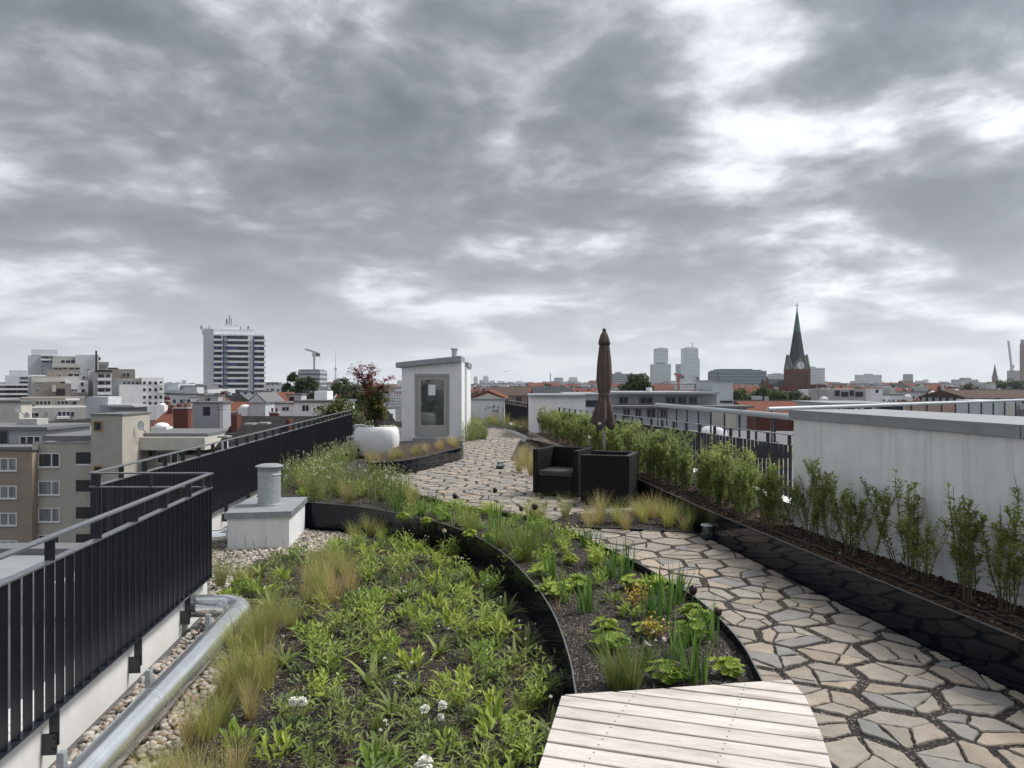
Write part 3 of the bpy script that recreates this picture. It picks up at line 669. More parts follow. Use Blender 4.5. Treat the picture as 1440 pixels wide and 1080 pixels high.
# ---------------------------------------------------------------- railings
def railing(label, A, B, zt, zb, zs, n_post, legs, plates=True, flip=1, sp=.115, double_end=False):
    A, B = Vector((*A, 0)), Vector((*B, 0)); L = (B-A).length; u = (B-A)/L; nrm = Vector((u.y, -u.x, 0))*flip
    t = thing('railing', label, 'railing', (A.x, A.y, zb)); rz = math.atan2(u.y, u.x)
    at = lambda s, e=0: A + u*s + nrm*e
    def bar(name, s0, s1, z, w, h, m): MB().beam(at(s0)+Vector((0, 0, z)), at(s1)+Vector((0, 0, z)), w, h).build(name, m, t)
    bar('handrail', -.02, L+.02, zt, .052, .012, M['rail_top'])
    bar('upper_rail', 0, L, zs, .052, .010, M['rail_top'])
    bar('bottom_rail', 0, L, zb, .052, .010, M['anthracite'])
    nb = int(L/sp); h = zs-zb-.012
    me = MB().box((0, 0, 0), (.008, .046, h), 0).mesh('baluster', M['anthracite'])
    for i in range(nb+1):
        p = at(.03+(L-.06)*i/nb); o = link('baluster', me, t); o.location = p - ORG[t.name] + Vector((0, 0, zb+h/2+.006)); o.rotation_euler = (0, 0, rz)
    pm = MB().box((0, 0, 0), (.014, .05, zt-zs-.012)).mesh('post', M['anthracite'])
    for i in range(n_post+1):
        p = at(.05+(L-.10)*i/n_post); o = link('post', pm, t); o.location = p - ORG[t.name] + Vector((0, 0, (zt+zs)/2)); o.rotation_euler = (0, 0, rz)
    if plates:
        lm = MB().box((0, 0, 0), (.014, .05, .20)).mesh('leg', M['anthracite']); bm_ = MB().box((0, 0, 0), (.012, .075, .115))
        for zz in (.03, -.03): bm_.tube([(-.0062, -.02, zz), (-.014, -.02, zz)], .010, 8)
        bmm = bm_.mesh('wall_bracket', M['anthracite'])
        for s in legs:
            p = at(s, .0); o = link('leg', lm, t); o.location = p - ORG[t.name] + Vector((0, 0, zb-.10)); o.rotation_euler = (0, 0, rz)
            p = at(s-.03, .012); o2 = link('wall_bracket', bmm, o); o2.matrix_parent_inverse = Matrix()
            o2.location = Vector((-.0135, .018, -.09))
    return t
ZT, ZS, ZB = .865, .735, -.09
railing('nearest dark railing at the left frame edge, beside the silver duct', (xl(1.2), 1.2), (xl(7.17), 7.17), ZT, ZS*0+ZB, ZS, 10, [1.0, 2.0, 3.05, 4.25, 5.35], sp=.115)
railing('short dark railing return turning away from the near railing', (xl(7.17)-.03, 7.19), (xfar(7.17)+.02, 7.19), ZT, ZB, ZS, 2, [], False)
railing('long dark railing running from the vent box to the maple', (xfar(7.2), 7.2), (xfar(24.9), 24.9), ZT, ZB, ZS, 30, [1.2*k+.6 for k in range(15)])
railing('dark railing behind the hedge, ending at the tall white wall', (1.40, 22.9), (3.82, 10.5), 1.0, .08, .86, 22, [], False)
railing('far dark railing between the back wall and the white block', (-.30, 34.0), (.56, 28.2), 1.0, .10, .86, 9, [], False)

# ---------------------------------------------------------------- silver duct
def duct():
    t = thing('ventilation_duct', 'silver galvanised duct bending on the pebbles beside the near railing', 'duct', (-2.15, 5, -.44))
    zc = -.225; R = .095
    p0, p1 = Vector((-1.93, 1.6, zc)), Vector((-2.30, 6.42, zc)); run = MB().tube([p0, p1], R, 28); run.build('straight_pipe', M['galv'], t, 'auto')
    pts = []; c = Vector((-2.52, 6.44, zc))
    for k in range(7):
        a = math.radians(2+k*14.5); pts.append(c + Vector((.22*math.cos(a), .22*math.sin(a)+.0, 0)))
    MB().tube([p1+Vector((.0, -.03, 0))]+pts, R+.004, 28).build('elbow', M['galv'], t, 'auto')
    MB().tube([pts[-1]+Vector((.03, 0, 0)), Vector((-3.0, 6.66, zc))], R, 28).build('branch_pipe', M['galv'], t, 'auto')
    d = (p1-p0).normalized()
    for s in (1.9, 2.95, 3.03, 4.05, 4.72):
        q = p0 + d*s; MB().tube([q, q+d*.014], R+.004, 28).build('seam', M['galv'], t, 'auto')
    for s in (2.25, 3.35, 4.55):
        q = p0 + d*s + Vector((-.15, 0, 0)); o = MB().bx(q.x-.018, q.x+.018, q.y-.018, q.y+.018, -.44, -.14).build('support_post', M['galv_matt'], t)
duct()
t = thing('vent_pipe', 'short silver pipe stub running into the white vent box', 'pipe', (-3.7, 9.3, -.4))
MB().tube([(-4.05, 9.55, -.24), (-3.55, 9.9, -.24)], .085, 20).build('pipe', M['galv'], t, 'auto'); MB().tube([(-3.84, 9.697, -.24), (-3.82, 9.711, -.24)], .091, 20).build('seam', M['galv'], t, 'auto')

# ---------------------------------------------------------------- vent box with chimney cowl
def vent_box():
    t = thing('vent_box', 'white rendered vent box with sheet lid and ribbed round cowl', 'vent', (-3.3, 10.4, -.44))
    poly = [(-3.60, 9.72), (-2.86, 9.86), (-2.98, 11.05), (-3.72, 10.92)]
    cx, cy = -3.29, 10.39
    MB().prism(poly, -.9, -.005).build('box', M['render'], t)
    big = [(cx+(x-cx)*1.09, cy+(y-cy)*1.06) for x, y in poly]
    lid = MB().prism(big, -.004, .062).build('lid', M['zinc'], t)
    MB().prism([(cx+(x-cx)*1.092, cy+(y-cy)*1.063) for x, y in poly], .0625, .072).build('lid_sheet', M['zinc_top'], t)
    c = (-3.27, 10.35, .072); r = .150
    cw = MB().lathe([(r+.012, 0), (r+.012, .02), (r, .025), (r, .40), (r+.006, .405), (r+.006, .42), (r, .425), (r, .455)], c, 36).build('cowl_pipe', M['galv_matt'], t, 'auto')
    g = MB()
    for k in range(30):
        a = 2*math.pi*k/30; g.box((c[0]+(r-.006)*math.cos(a), c[1]+(r-.006)*math.sin(a), c[2]+.485), (.012, .016, .06), a)
    g.lathe([(r-.03, .455), (r-.03, .51)], c, 24).build('cowl_grille', M['galv_matt'], t)
    MB().lathe([(r+.028, .512), (r+.034, .518), (r+.03, .53), (.12, .55), (.02, .556), (.001, .557)], c, 36).build('cowl_cap', M['zinc_top'], t, 'auto')
vent_box()

# ---------------------------------------------------------------- slatted bench
def bench():
    poly = [(.20, 3.09), (1.18, 3.25), (1.175, 3.08), (1.145, 2.92), (1.10, 2.72), (1.03, 2.45), (.95, 2.15), (.84, 1.7), (-.06, 1.7), (.085, 2.5)]
    t = thing('slatted_bench', 'pale weathered slatted wooden bench in the foreground with a curved end', 'bench', (.6, 2.5, 0), None, math.radians(-18))
    inv = t.matrix_basis.copy(); 
    ca, sa = math.cos(math.radians(-18)), math.sin(math.radians(-18))
    loc = lambda p: ((p[0]-.6)*ca+(p[1]-2.5)*sa, -(p[0]-.6)*sa+(p[1]-2.5)*ca)
    lp = [loc(p) for p in poly]
    if area(lp) < 0: lp = lp[::-1]
    # shrunk carcass
    cx = sum(p[0] for p in lp)/len(lp); cy = sum(p[1] for p in lp)/len(lp)
    MB().prism([(cx+(x-cx)*.90, cy+(y-cy)*.92) for x, y in lp], -.06, .405).build('base_frame', M['lamp_dark'], t, world=False)
    pitch = .1015; y0 = loc((.20, 3.09))[1] - .002; k = -14; heads = MB()
    r = random.Random(3)
    for k in range(-14, 8):
        a, b = y0 + k*pitch + .006, y0 + (k+1)*pitch - .006
        s = clip_half(clip_half(lp, 0, 1, b), 0, -1, -a)
        if len(s) < 3 or abs(area(s)) < .002: continue
        zt = .45 + r.uniform(-.0012, .0012)
        o = MB().prism(s, zt-.03, zt).build('slat', M['wood'], t, world=False); bevel(o, .002)
        xs = [p[0] for p in s]
        for fx in (-.34, .06, .40):
            for yy in (a+.022, b-.022):
                x = fx + .10*(yy)
                if inside((x-.02, yy), s) and inside((x+.02, yy), s): heads.lathe([(.0032, 0), (.0032, .0008)], (x, yy, zt+.0002), 8)
    o = heads.build('screw_heads', M['lamp_dark'], t, world=False); o['kind'] = 'stuff'
bench()

# ---------------------------------------------------------------- wicker armchairs
def armchair(label, loc, rot):
    t = thing('armchair', label, 'armchair', (*loc, 0), 'wicker armchairs on the roof', rot)
    def pt(nm, c, s, m, bv=.012):
        o = MB().box(c, s).build(nm, m, t, world=False); bevel(o, bv, 2); return o
    W, D, H, th = .74, .70, .71, .085                     # opens towards -Y
    for s in (-1, 1): pt('armrest', (s*(W/2-th/2), -.003, H/2+.02), (th, D-.006, H-.04), M['wicker'])
    pt('backrest', (0, D/2-th/2-.001, H/2+.02), (W-2*th-.002, th, H-.043), M['wicker'])
    pt('seat_base', (0, -th/2-.01, .17), (W-2*th-.004, D-th-.03, .26), M['wicker'])
    pt('cushion', (0, -th/2-.012, .35), (W-2*th-.02, D-th-.02, .09), M['cushion'], .025)
    for x in (-1, 1):
        for y in (-1, 1): pt('foot', (x*(W/2-.05), y*(D/2-.05), .011), (.04, .04, .022), M['lamp_dark'], .002)
armchair('black wicker armchair with a charcoal cushion showing, the left one', (.80, 11.85), math.radians(-26))
armchair('black wicker armchair seen from its closed side, the right one', (1.41, 11.02), math.radians(-109))

# ---------------------------------------------------------------- closed parasol
def parasol():
    x, y = 1.46, 12.15; t = thing('parasol', 'closed brown parasol tied at the waist behind the armchairs', 'parasol', (x, y, 0))
    MB().lathe([(.02, .0), (.02, 2.46)], (x, y, 0), 14).build('pole', M['pole'], t, 'auto')
    MB().lathe([(.24, 0), (.24, .05), (.05, .08), (.03, .25), (.03, .3)], (x, y, 0), 28).build('base', M['lamp_dark'], t, 'auto')
    fold = lambda amp, n, ph: (lambda a, z: 1 + amp*math.cos(n*a+ph+.5*math.sin(3*z)) + .4*amp*math.cos((n//2+1)*a+1.7*ph+2*z))
    prof = [(.03, 1.2), (.09, 1.10), (.135, 1.035), (.15, 1.03), (.158, 1.08), (.148, 1.18), (.122, 1.33), (.09, 1.45), (.075, 1.52), (.082, 1.56), (.102, 1.66), (.112, 1.78), (.107, 1.92), (.098, 2.08), (.082, 2.22), (.070, 2.32), (.055, 2.42), (.02, 2.47)]
    cm = MB().lathe(prof, (x, y, 0), 80, lambda a, z: fold(.12 + .10*max(0, min(1, (1.5-z)/.4)), 8, .7)(a, z))
    cm.v = [(vx, vy, vz + (.05*math.sin(4*math.atan2(vy-y, vx-x)+1) + .035*math.sin(7*math.atan2(vy-y, vx-x)))*max(0, min(1, (1.3-vz)/.25))) for vx, vy, vz in cm.v]
    cm.build('canopy', M['canopy'], t, True) 
    MB().lathe([(.079, 1.50), (.087, 1.505), (.087, 1.545), (.08, 1.55)], (x, y, 0), 32, fold(.05, 8, .7)).build('tie_strap', M['canopy'], t, True)
    MB().lathe([(.078, 2.33), (.088, 2.32), (.078, 2.39), (.058, 2.47), (.035, 2.52), (.02, 2.53)], (x, y, 0), 48, fold(.10, 8, .2)).build('vent_cap', M['canopy'], t, True)
    MB().lathe([(.02, 2.52), (.032, 2.54), (.03, 2.56), (.012, 2.585), (.001, 2.59)], (x, y, 0), 16).build('finial', M['lamp_dark'], t, 'auto')
    MB().box((x-.09, y-.15, 1.085), (.05, .004, .035), .4).build('label_patch', M['paper'], t)
parasol()

# ---------------------------------------------------------------- garden lights
def lamp(label, x, y):
    t = thing('garden_light', label, 'garden light', (x, y, 0), 'low garden lights')
    MB().lathe([(.082, 0), (.085, .01), (.082, .055), (.07, .06)], (x, y, 0), 24).build('base', M['lamp_dark'], t, 'auto')
    MB().lathe([(.045, .058), (.052, .07), (.060, .125), (.06, .13)], (x, y, 0), 24).build('lens', M['lens'], t, 'auto')
    for k in range(3):
        a = k*2.09+.4; MB().tube([(x+.066*math.cos(a), y+.066*math.sin(a), .056), (x+.066*math.cos(a), y+.066*math.sin(a), .14)], .006, 6).build('strut', M['lamp_dark'], t)
    MB().lathe([(.078, .138), (.082, .142), (.082, .150), (.07, .155), (.001, .157)], (x, y, 0), 24).build('cap', M['galv_matt'], t, 'auto')
lamp('low round garden light on the near flagstones beside the black edging', *G(996, 757))
lamp('small low garden light on the patio left of the armchairs', *G(703, 659))

# ---------------------------------------------------------------- roof hut
def hut():
    d = 23.0; t = thing('roof_hut', 'small white stair hut with a glazed door and sloping sheet roof', 'hut', (-2.4, 23, 0))
    x0, x1 = -3.30, -1.51
    def wedge(xa, xb, ya, yb, z0, za, zb):
        return MB().add([(xa, ya, z0), (xb, ya, z0), (xb, yb, z0), (xa, yb, z0), (xa, ya, za), (xb, ya, zb), (xb, yb, zb), (xa, yb, za)], [(3, 2, 1, 0), (4, 5, 6, 7), (0, 1, 5, 4), (1, 2, 6, 5), (2, 3, 7, 6), (3, 0, 4, 7)])
    dx0, dx1, dz0, dz1 = -2.92, -1.87, .12, 2.0
    wedge(x0, dx0, d, 24.6, -.3, 2.19, 2.226).build('wall', M['render'], t)
    wedge(dx1, x1, d, 24.6, -.3, 2.328, 2.36).build('wall', M['render'], t)
    wedge(dx0, dx1, d, 24.6, dz1, 2.226, 2.328).build('wall', M['render'], t)
    wedge(dx0, dx1, d, 24.6, -.3, dz0, dz0).build('wall', M['render'], t)
    MB().bx(-3.25, -1.45, 24.6, 27.0, -.3, 2.24).build('rear_wall', M['render'], t)
    def slab(xa, xb, ya, yb, za, zb, h): return wedge(xa, xb, ya, yb, za, za, zb).v
    r = MB().add([(-3.46, d-.16, 2.19), (-1.52, d-.16, 2.37), (-1.52, 24.7, 2.37), (-3.46, 24.7, 2.19), (-3.46, d-.16, 2.34), (-1.52, d-.16, 2.54), (-1.52, 24.7, 2.54), (-3.46, 24.7, 2.34)], [(3, 2, 1, 0), (4, 5, 6, 7), (0, 1, 5, 4), (1, 2, 6, 5), (2, 3, 7, 6), (3, 0, 4, 7)])
    roof = r.build('roof', M['zinc'], t)
    MB().bx(-3.35, -1.41, 24.71, 27.1, 2.245, 2.40).build('rear_roof', M['zinc'], t)
    c = (XP(639, 23.6), 23.6, 2.3)
    ch = MB().lathe([(.085, 0), (.085, .46)], c, 20).build('flue', M['galv_matt'], roof, 'auto')
    MB().lathe([(.12, .46), (.125, .475), (.09, .50), (.001, .51)], c, 20).build('flue_cap', M['zinc_top'], roof, 'auto')
    dr = thing  # door leaf with frame
    fr = MB(); f = .075; y0, y1 = d+.02, d+.10
    fr.bx(dx0, dx0+f, y0, y1, dz0, dz1).bx(dx1-f, dx1, y0, y1, dz0, dz1).bx(dx0+f, dx1-f, y0, y1, dz1-f, dz1)
    fo = fr.build('door_frame', M['frame_grey'], t)
    lx0, lx1, lz0, lz1 = dx0+f+.006, dx1-f-.006, dz0+.02, dz1-f-.006
    gx0, gx1, gz0, gz1 = XP(592, d), XP(624, d), ZP(598, d), ZP(534, d)
    lf = MB(); ya, yb = d+.035, d+.085
    lf.bx(lx0, gx0, ya, yb, lz0, lz1).bx(gx1, lx1, ya, yb, lz0, lz1).bx(gx0, gx1, ya, yb, lz0, gz0).bx(gx0, gx1, ya, yb, gz1, lz1)
    door = lf.build('door', M['frame_grey'], t)
    MB().bx(gx0, gx1, d+.055, d+.065, gz0, gz1).build('pane', M['door_glass'], door)
    MB().bx(dx0+.05, dx1-.05, d+.30, d+.32, dz0, dz1-.02).build('hall_shade_panel', M['hall_shade'], t)  # dark panel put in for the shade inside the hut
    MB().bx(XP(602, d), XP(612, d), d+.050, d+.053, ZP(556, d), ZP(541, d)).build('paper_notice', M['paper'], door)
    MB().tube([(gx0-.06, d+.035, 1.1), (gx0-.06, d-.02, 1.1), (gx0+.05, d-.02, 1.1)], .011, 8).build('handle', M['galv_matt'], door)
    MB().bx(dx0-.02, dx1+.03, d-.30, d-.002, -.1, .10).build('doorstep', M['zinc'], t)
M['door_glass'] = mat('door_glass', (.06, .075, .07), .04, .6, 2.2, spec=1.0, stretch=(1, 1, 2.5))
hut()
t = thing('back_wall', 'white back parapet wall with grey coping right of the hut', 'wall', (-1.2, 34, 0))
MB().bx(-4.5, -.34, 34.0, 34.3, -.5, .98).build('wall', M['render'], t); MB().bx(-4.55, -.30, 33.96, 34.36, .982, 1.06).build('coping', M['zinc_top'], t)
t = thing('white_block', 'white rendered roof block with a sheet metal top behind the hedge', 'roof block', (1.4, 26, 0))
MB().bx(.60, 2.35, 24.6, 28.1, -.5, 1.28).build('wall', M['render'], t); MB().bx(.55, 2.42, 24.5, 28.2, 1.283, 1.36).build('coping', M['zinc'], t)

# ---------------------------------------------------------------- white trough and maple
def trough():
    cx, cy = XP(530, 18.6), 18.6; t = thing('planter', 'bulging white planter trough holding the red maple', 'planter', (cx, cy, .2))
    a, b = .53, .42
    def ring(s, z, lob=.02):
        out = []
        for k in range(48):
            th = 2*math.pi*k/48; c, q = math.cos(th), math.sin(th); e = 2/3.6
            x = math.copysign(abs(c)**e, c)*a; y = math.copysign(abs(q)**e, q)*b
            lo = 1 - lob*(abs(math.cos(3*th))**8)
            out.append((cx+x*s*lo, cy+y*s*lo, z))
        return out
    prof = [(.72, -.04), (.86, .0), (.95, .14), (1.0, .32), (1.0, .44), (.97, .56), (.90, .645), (.82, .675), (.75, .67), (.70, .64), (.68, .58)]
    m = MB()
    for s, z in prof: m.v += ring(s, z)
    for i in range(len(prof)-1):
        for k in range(48): m.f.append((i*48+k, i*48+(k+1) % 48, (i+1)*48+(k+1) % 48, (i+1)*48+k))
    m.f.append(tuple(range(48))[::-1])
    m.build('trough', M['planter_white'], t, True)
    s = MB(); s.v = ring(.69, .60); s.f = [tuple(range(48))]; s.build('soil', M['mulch'], t)
    MB().tube([(cx-.56, cy-.25, .05), (cx-.62, cy-.2, .3), (cx-.57, cy-.18, .56), (cx-.4, cy-.1, .70), (cx-.3, cy, .62)], .012, 6).build('hose', M['hose'], t)
    return cx, cy
trough_xy = trough()
t = thing('drain_box', 'small white and zinc roof outlet box beside the white planter', 'vent', (XP(503, 21), 21, 0))
MB().bx(XP(488, 20), XP(512, 20), 20.0, 20.7, -.44, .25).build('box', M['render'], t); MB().bx(XP(487, 20), XP(513, 20), 19.96, 20.74, .252, .32).build('lid', M['zinc_top'], t)
MB().bx(XP(497, 20.2), XP(510, 20.2), 20.2, 20.5, .322, .62).build('cowl', M['galv_matt'], t)
# ---------------------------------------------------------------- plants
def blade(m, p, az, lean, bend, length, w, segs=4, tip=.1, twist=0.0):
    x, y, z = p; ca, sa = math.cos(az), math.sin(az); px, py = -math.sin(az+twist), math.cos(az+twist); b = len(m.v); th = lean; st = length/segs
    for i in range(segs+1):
        t = i/segs; ww = w*(1-(1-tip)*t**1.6)*(1 if i else .7)/2
        m.v.append((x-px*ww, y-py*ww, z)); m.v.append((x+px*ww, y+py*ww, z))
        x += ca*math.sin(th)*st; y += sa*math.sin(th)*st; z += math.cos(th)*st; th += bend/segs
    for i in range(segs): m.f.append((b+2*i, b+2*i+1, b+2*i+3, b+2*i+2))
    return (x, y, z)
def leaf(m, p, az, pitch, length, width, fold=.25, mid=.45):
    """pointed leaf with a folded midrib (4 triangles)"""
    ca, sa, cp, sp = math.cos(az), math.sin(az), math.cos(pitch), math.sin(pitch)
    d = (ca*cp, sa*cp, sp); s = (-sa, ca, 0); n = (-ca*sp, -sa*sp, cp)
    def q(t, u, v): return tuple(p[i]+d[i]*t*length+s[i]*u*width+n[i]*v*width for i in range(3))
    b = len(m.v); m.v += [q(0, 0, 0), q(mid, -.5, fold), q(mid, .5, fold), q(1, 0, -.15*fold), q(mid, 0, 0)]
    m.f += [(b, b+4, b+1), (b, b+2, b+4), (b+1, b+4, b+3), (b+4, b+2, b+3)]
def mesh_grass(seed, n, h, spread, w, lean, bend, mt, segs=4):
    r = random.Random(seed); m = MB()
    for _ in range(n):
        a = r.uniform(0, 6.283); q = spread*math.sqrt(r.random())
        blade(m, (q*math.cos(a), q*math.sin(a), -.01), a+r.gauss(0, .5), abs(r.gauss(0, lean))+.03, abs(r.gauss(bend, bend*.5)), h*r.uniform(.55, 1.08), w*r.uniform(.7, 1.3), segs, .15, r.uniform(-1, 1))
    return m.mesh('grass_blades', mt)
def mesh_feathery(seed, stems, h, mt, ll=.055, lw=.014, per=13, lean=.55):
    """leafy clump: many short upright shoots with narrow leaflets"""
    r = random.Random(seed); m = MB()
    for _ in range(stems):
        a = r.uniform(0, 6.283); q = .06*math.sqrt(r.random()); ln = abs(r.gauss(0, lean)); H = h*r.uniform(.6, 1.1); x, y, z = q*math.cos(a), q*math.sin(a), 0.0; th = ln*.6
        for i in range(per):
            t = i/per; th += ln*.5/per; x += math.cos(a)*math.sin(th)*H/per; y += math.sin(a)*math.sin(th)*H/per; z += math.cos(th)*H/per
            k = (.5+.8*math.sin(math.pi*min(1, t*.85+.12)))
            leaf(m, (x, y, z), a+i*2.4+r.gauss(0, .4), r.uniform(.15, .95), ll*k*r.uniform(.7, 1.3), lw*r.uniform(.8, 1.3))
    return m.mesh('foliage', mt)
def mesh_rosette(seed, n, L, w, mt, lean=.5, bend=1.5):
    r = random.Random(seed); m = MB()
    for i in range(n):
        a = i*2.4+r.gauss(0, .3); blade(m, (.02*math.cos(a), .02*math.sin(a), -.01), a, r.uniform(.15, lean*1.6), r.uniform(.5, 1.3)*bend, L*r.uniform(.6, 1.15), w*r.uniform(.7, 1.2), 6, .06, r.uniform(-.3, .3))
    return m.mesh('leaves', mt)
def mesh_broad(seed, n, h, mt, ll=.11, lw=.035):
    """low clump of upright spoon-shaped leaves"""
    r = random.Random(seed); m = MB()
    for i in range(n):
        a = r.uniform(0, 6.283); q = .09*math.sqrt(r.random()); s = r.uniform(.7, 1.2)
        leaf(m, (q*math.cos(a), q*math.sin(a), r.uniform(0, h*.55)), a+r.gauss(0, .6), r.uniform(.25, 1.35), ll*s, lw*s, .35, .6)
    return m.mesh('leaves', mt)
def mesh_mantle(seed, n, mt, R=.044):
    """round lobed leaves on short stalks"""
    r = random.Random(seed); m = MB()
    for i in range(n):
        a = r.uniform(0, 6.283); q = .11*math.sqrt(r.random()); z = r.uniform(.06, .15)*(1.1-q*3); c = (q*math.cos(a)*1.2, q*math.sin(a)*1.2, z); rr = R*r.uniform(.7, 1.2)
        tilt = Matrix.Rotation(r.gauss(.35, .25), 3, Vector((-math.sin(a), math.cos(a), 0))) @ Matrix.Rotation(r.uniform(0, 6.28), 3, 'Z')
        b = len(m.v); m.v.append(c); K = 27
        for k in range(K):
            th = 2*math.pi*k/K; lob = 1+.08*math.cos(9*th); v = tilt @ Vector((rr*lob*math.cos(th), rr*lob*math.sin(th), rr*(.24+.10*math.cos(9*th))))
            m.v.append((c[0]+v.x, c[1]+v.y, c[2]+v.z))
        for k in range(K-1): m.f.append((b, b+1+k, b+2+k))
        m.tube([(c[0]*.3, c[1]*.3, 0), c], .0025, 4, False)
    return m.mesh('leaves', mt)
def mesh_iris(seed, n, h, mt, w=.022):
    r = random.Random(seed); m = MB()
    for i in range(n):
        a = r.uniform(0, 6.283); q = .05*math.sqrt(r.random())
        blade(m, (q*math.cos(a), q*math.sin(a), -.01), a, abs(r.gauss(0, .16)), abs(r.gauss(.15, .2)), h*r.uniform(.55, 1.1), w*r.uniform(.6, 1.2), 5, .04, r.uniform(-1.5, 1.5))
    return m.mesh('leaves', mt)
def mesh_meadow(seed, stems, h, mt, per=14):
    r = random.Random(seed); m = MB()
    for _ in range(stems):
        a = r.uniform(0, 6.283); q = .10*math.sqrt(r.random()); x, y = q*math.cos(a), q*math.sin(a); ln = abs(r.gauss(0, .22)); H = h*r.uniform(.6, 1.05)
        e = blade(m, (x, y, 0), a, ln*.6, ln*.8, H, .006, 4, .6)
        for i in range(per):
            t = r.uniform(.08, .97); p = (x+(e[0]-x)*t, y+(e[1]-y)*t, e[2]*t)
            leaf(m, p, r.uniform(0, 6.28), r.uniform(.1, 1.0), .055*r.uniform(.5, 1.3)*(1.1-t*.6), .015)
    return m.mesh('foliage', mt)
def mesh_flower_ball(rad, mt, seed=1, n=26):
    r = random.Random(seed); m = MB()
    for _ in range(n):
        v = Vector((r.gauss(0, 1), r.gauss(0, 1), r.gauss(.25, .9))).normalized(); a = math.atan2(v.y, v.x)
        leaf(m, tuple(v*rad*.35), a, math.asin(max(-1, min(1, v.z))), rad*.75, rad*.6, .2, .7)
    return m.mesh('flower', mt)
def mesh_tulip(mt):
    m = MB()
    for k in range(6):
        a = k*math.pi/3; m2 = MB(); w = .020
        for i, (t, rr) in enumerate(((0, .006), (.25, .019), (.6, .023), (.85, .017), (1, .006))):
            z = t*.058; s = w*math.sin(math.pi*min(.97, .12+t*.86)); cx, cy = math.cos(a)*rr, math.sin(a)*rr
            m.v += [(cx-math.sin(a)*s*.75, cy+math.cos(a)*s*.75, z), (cx+math.cos(a)*.004, cy+math.sin(a)*.004, z), (cx+math.sin(a)*s*.75, cy-math.cos(a)*s*.75, z)]
        b = len(m.v)-15
        for i in range(4):
            for j in range(2): m.f.append((b+3*i+j, b+3*i+j+1, b+3*i+4+j, b+3*i+3+j))
    return m.mesh('flower', mt, True)
def mesh_stalk(h, mt, r=.0028, lean=.1):
    return MB().tube([(0, 0, 0), (lean*h*.3, 0, h*.5), (lean*h, 0, h)], [r*1.2, r, r*.8], 5, False).mesh('stalk', mt)

K = {}
for i in range(5):
    K['stipa', i] = mesh_grass(100+i, 190, .42, .05, .0034, .20, .55, M['stipa'])
    K['dry', i] = mesh_grass(120+i, 170, .40, .045, .0036, .24, .5, M['stipa_dry'])
    K['green', i] = mesh_feathery(140+i, 19, .22, M['green'], .058, .017, 10, .75)
    K['green2', i] = mesh_feathery(150+i, 16, .20, M['green2'], .05, .013, 10, .8)
    K['blue', i] = mesh_feathery(160+i, 18, .19, M['bluegreen'], .05, .017, 9, .8)
    K['ros', i] = mesh_rosette(170+i, 15, .27, .042, M['green2'])
    K['broad', i] = mesh_broad(180+i, 34, .16, M['green'])
    K['low', i] = mesh_broad(190+i, 26, .06, M['bluegreen'], .07, .026)
    K['mantle', i] = mesh_mantle(200+i, 26, M['lime'])
    K['iris', i] = mesh_iris(210+i, 13, .36, M['deep'])
    K['moor', i] = mesh_grass(220+i, 130, .44, .06, .0055, .24, .5, M['green2'], 5)
    K['meadow', i] = mesh_meadow(230+i, 15, .42, M['meadow'])
    K['hair', i] = mesh_grass(240+i, 24, .16, .03, .004, .5, .8, M['brownleaf'])
K['moorbase'] = mesh_grass(260, 60, .13, .045, .005, .16, .25, M['orange'], 2)
K['spurge'] = mesh_feathery(261, 12, .13, M['orange'], .035, .014, 8, .6); K['spurgetop'] = mesh_feathery(262, 8, .14, M['yellow'], .026, .018, 4, .4)
K['wball'] = mesh_flower_ball(.011, M['white_fl'], 1, 16); K['wcluster'] = mesh_flower_ball(.032, M['white_fl'], 2, 60); K['cream'] = mesh_flower_ball(.03, M['cream_fl'], 5, 50)
K['wtiny'] = mesh_flower_ball(.016, M['white_fl'], 3, 14); K['tulip'] = mesh_tulip(M['dark_fl']); K['darkball'] = mesh_flower_ball(.02, M['dark_fl'], 6, 30); K['pink'] = mesh_flower_ball(.016, M['pink_fl'], 8, 16)
K['stalk20'] = mesh_stalk(.20, M['stem']); K['stalk32'] = mesh_stalk(.32, M['stem'], .0032, .05)
def mesh_spike(mt):
    m = MB(); r = random.Random(4)
    for i in range(40):
        z = .14+.14*i/40; leaf(m, (0, 0, z), i*2.4, .5, .016*(1.2-i/60), .011)
    return m.mesh('flower', mt)
K['spike'] = mesh_spike(M['purple_fl']); K['spikestem'] = mesh_stalk(.28, M['stem'], .0028, 0)

pr = random.Random(77)
left_x = lambda d: -1.85 - .146*(d-4.2)
def where(x, d):
    if d > 9.0 and x < -1.2: return 'near the vent box'
    if x < left_x(d)+.75: return 'beside the golden grass hem'
    rim = min(math.hypot(x-q[0], d-q[1]) for q in RIM)
    if d < 4.6 and x > -.5: return 'close to the slatted bench'
    if rim < .45: return 'at the foot of the curved edging'
    if d < 4.7: return 'at the bottom frame edge'
    return 'in the near half of the bed' if d < 6.2 else 'in the far half of the bed'
def where2(x, d):
    if d < 5.0: return 'beside the slatted bench'
    if min(math.hypot(x-q[0], d-q[1]) for q in PATHL) < .3: return 'along the flagstone edge'
    if min(math.hypot(x-q[0], d-q[1]) for q in RIM) < .3: return 'along the curved edging'
    return 'in the middle of the upper bed' if d < 8 else 'before the patio stones'
def where3(x, d):
    if math.hypot(x-trough_xy[0], d-trough_xy[1]) < 2.2: return 'near the white planter'
    if d < 12 and x < -2.2: return 'behind the vent box'
    if x < xfar(d)+.75: return 'along the long railing'
    return 'beside the patio'
def size_word(s, lo, hi): return 'small ' if s < lo+(hi-lo)*.33 else ('large ' if s > lo+(hi-lo)*.67 else '')

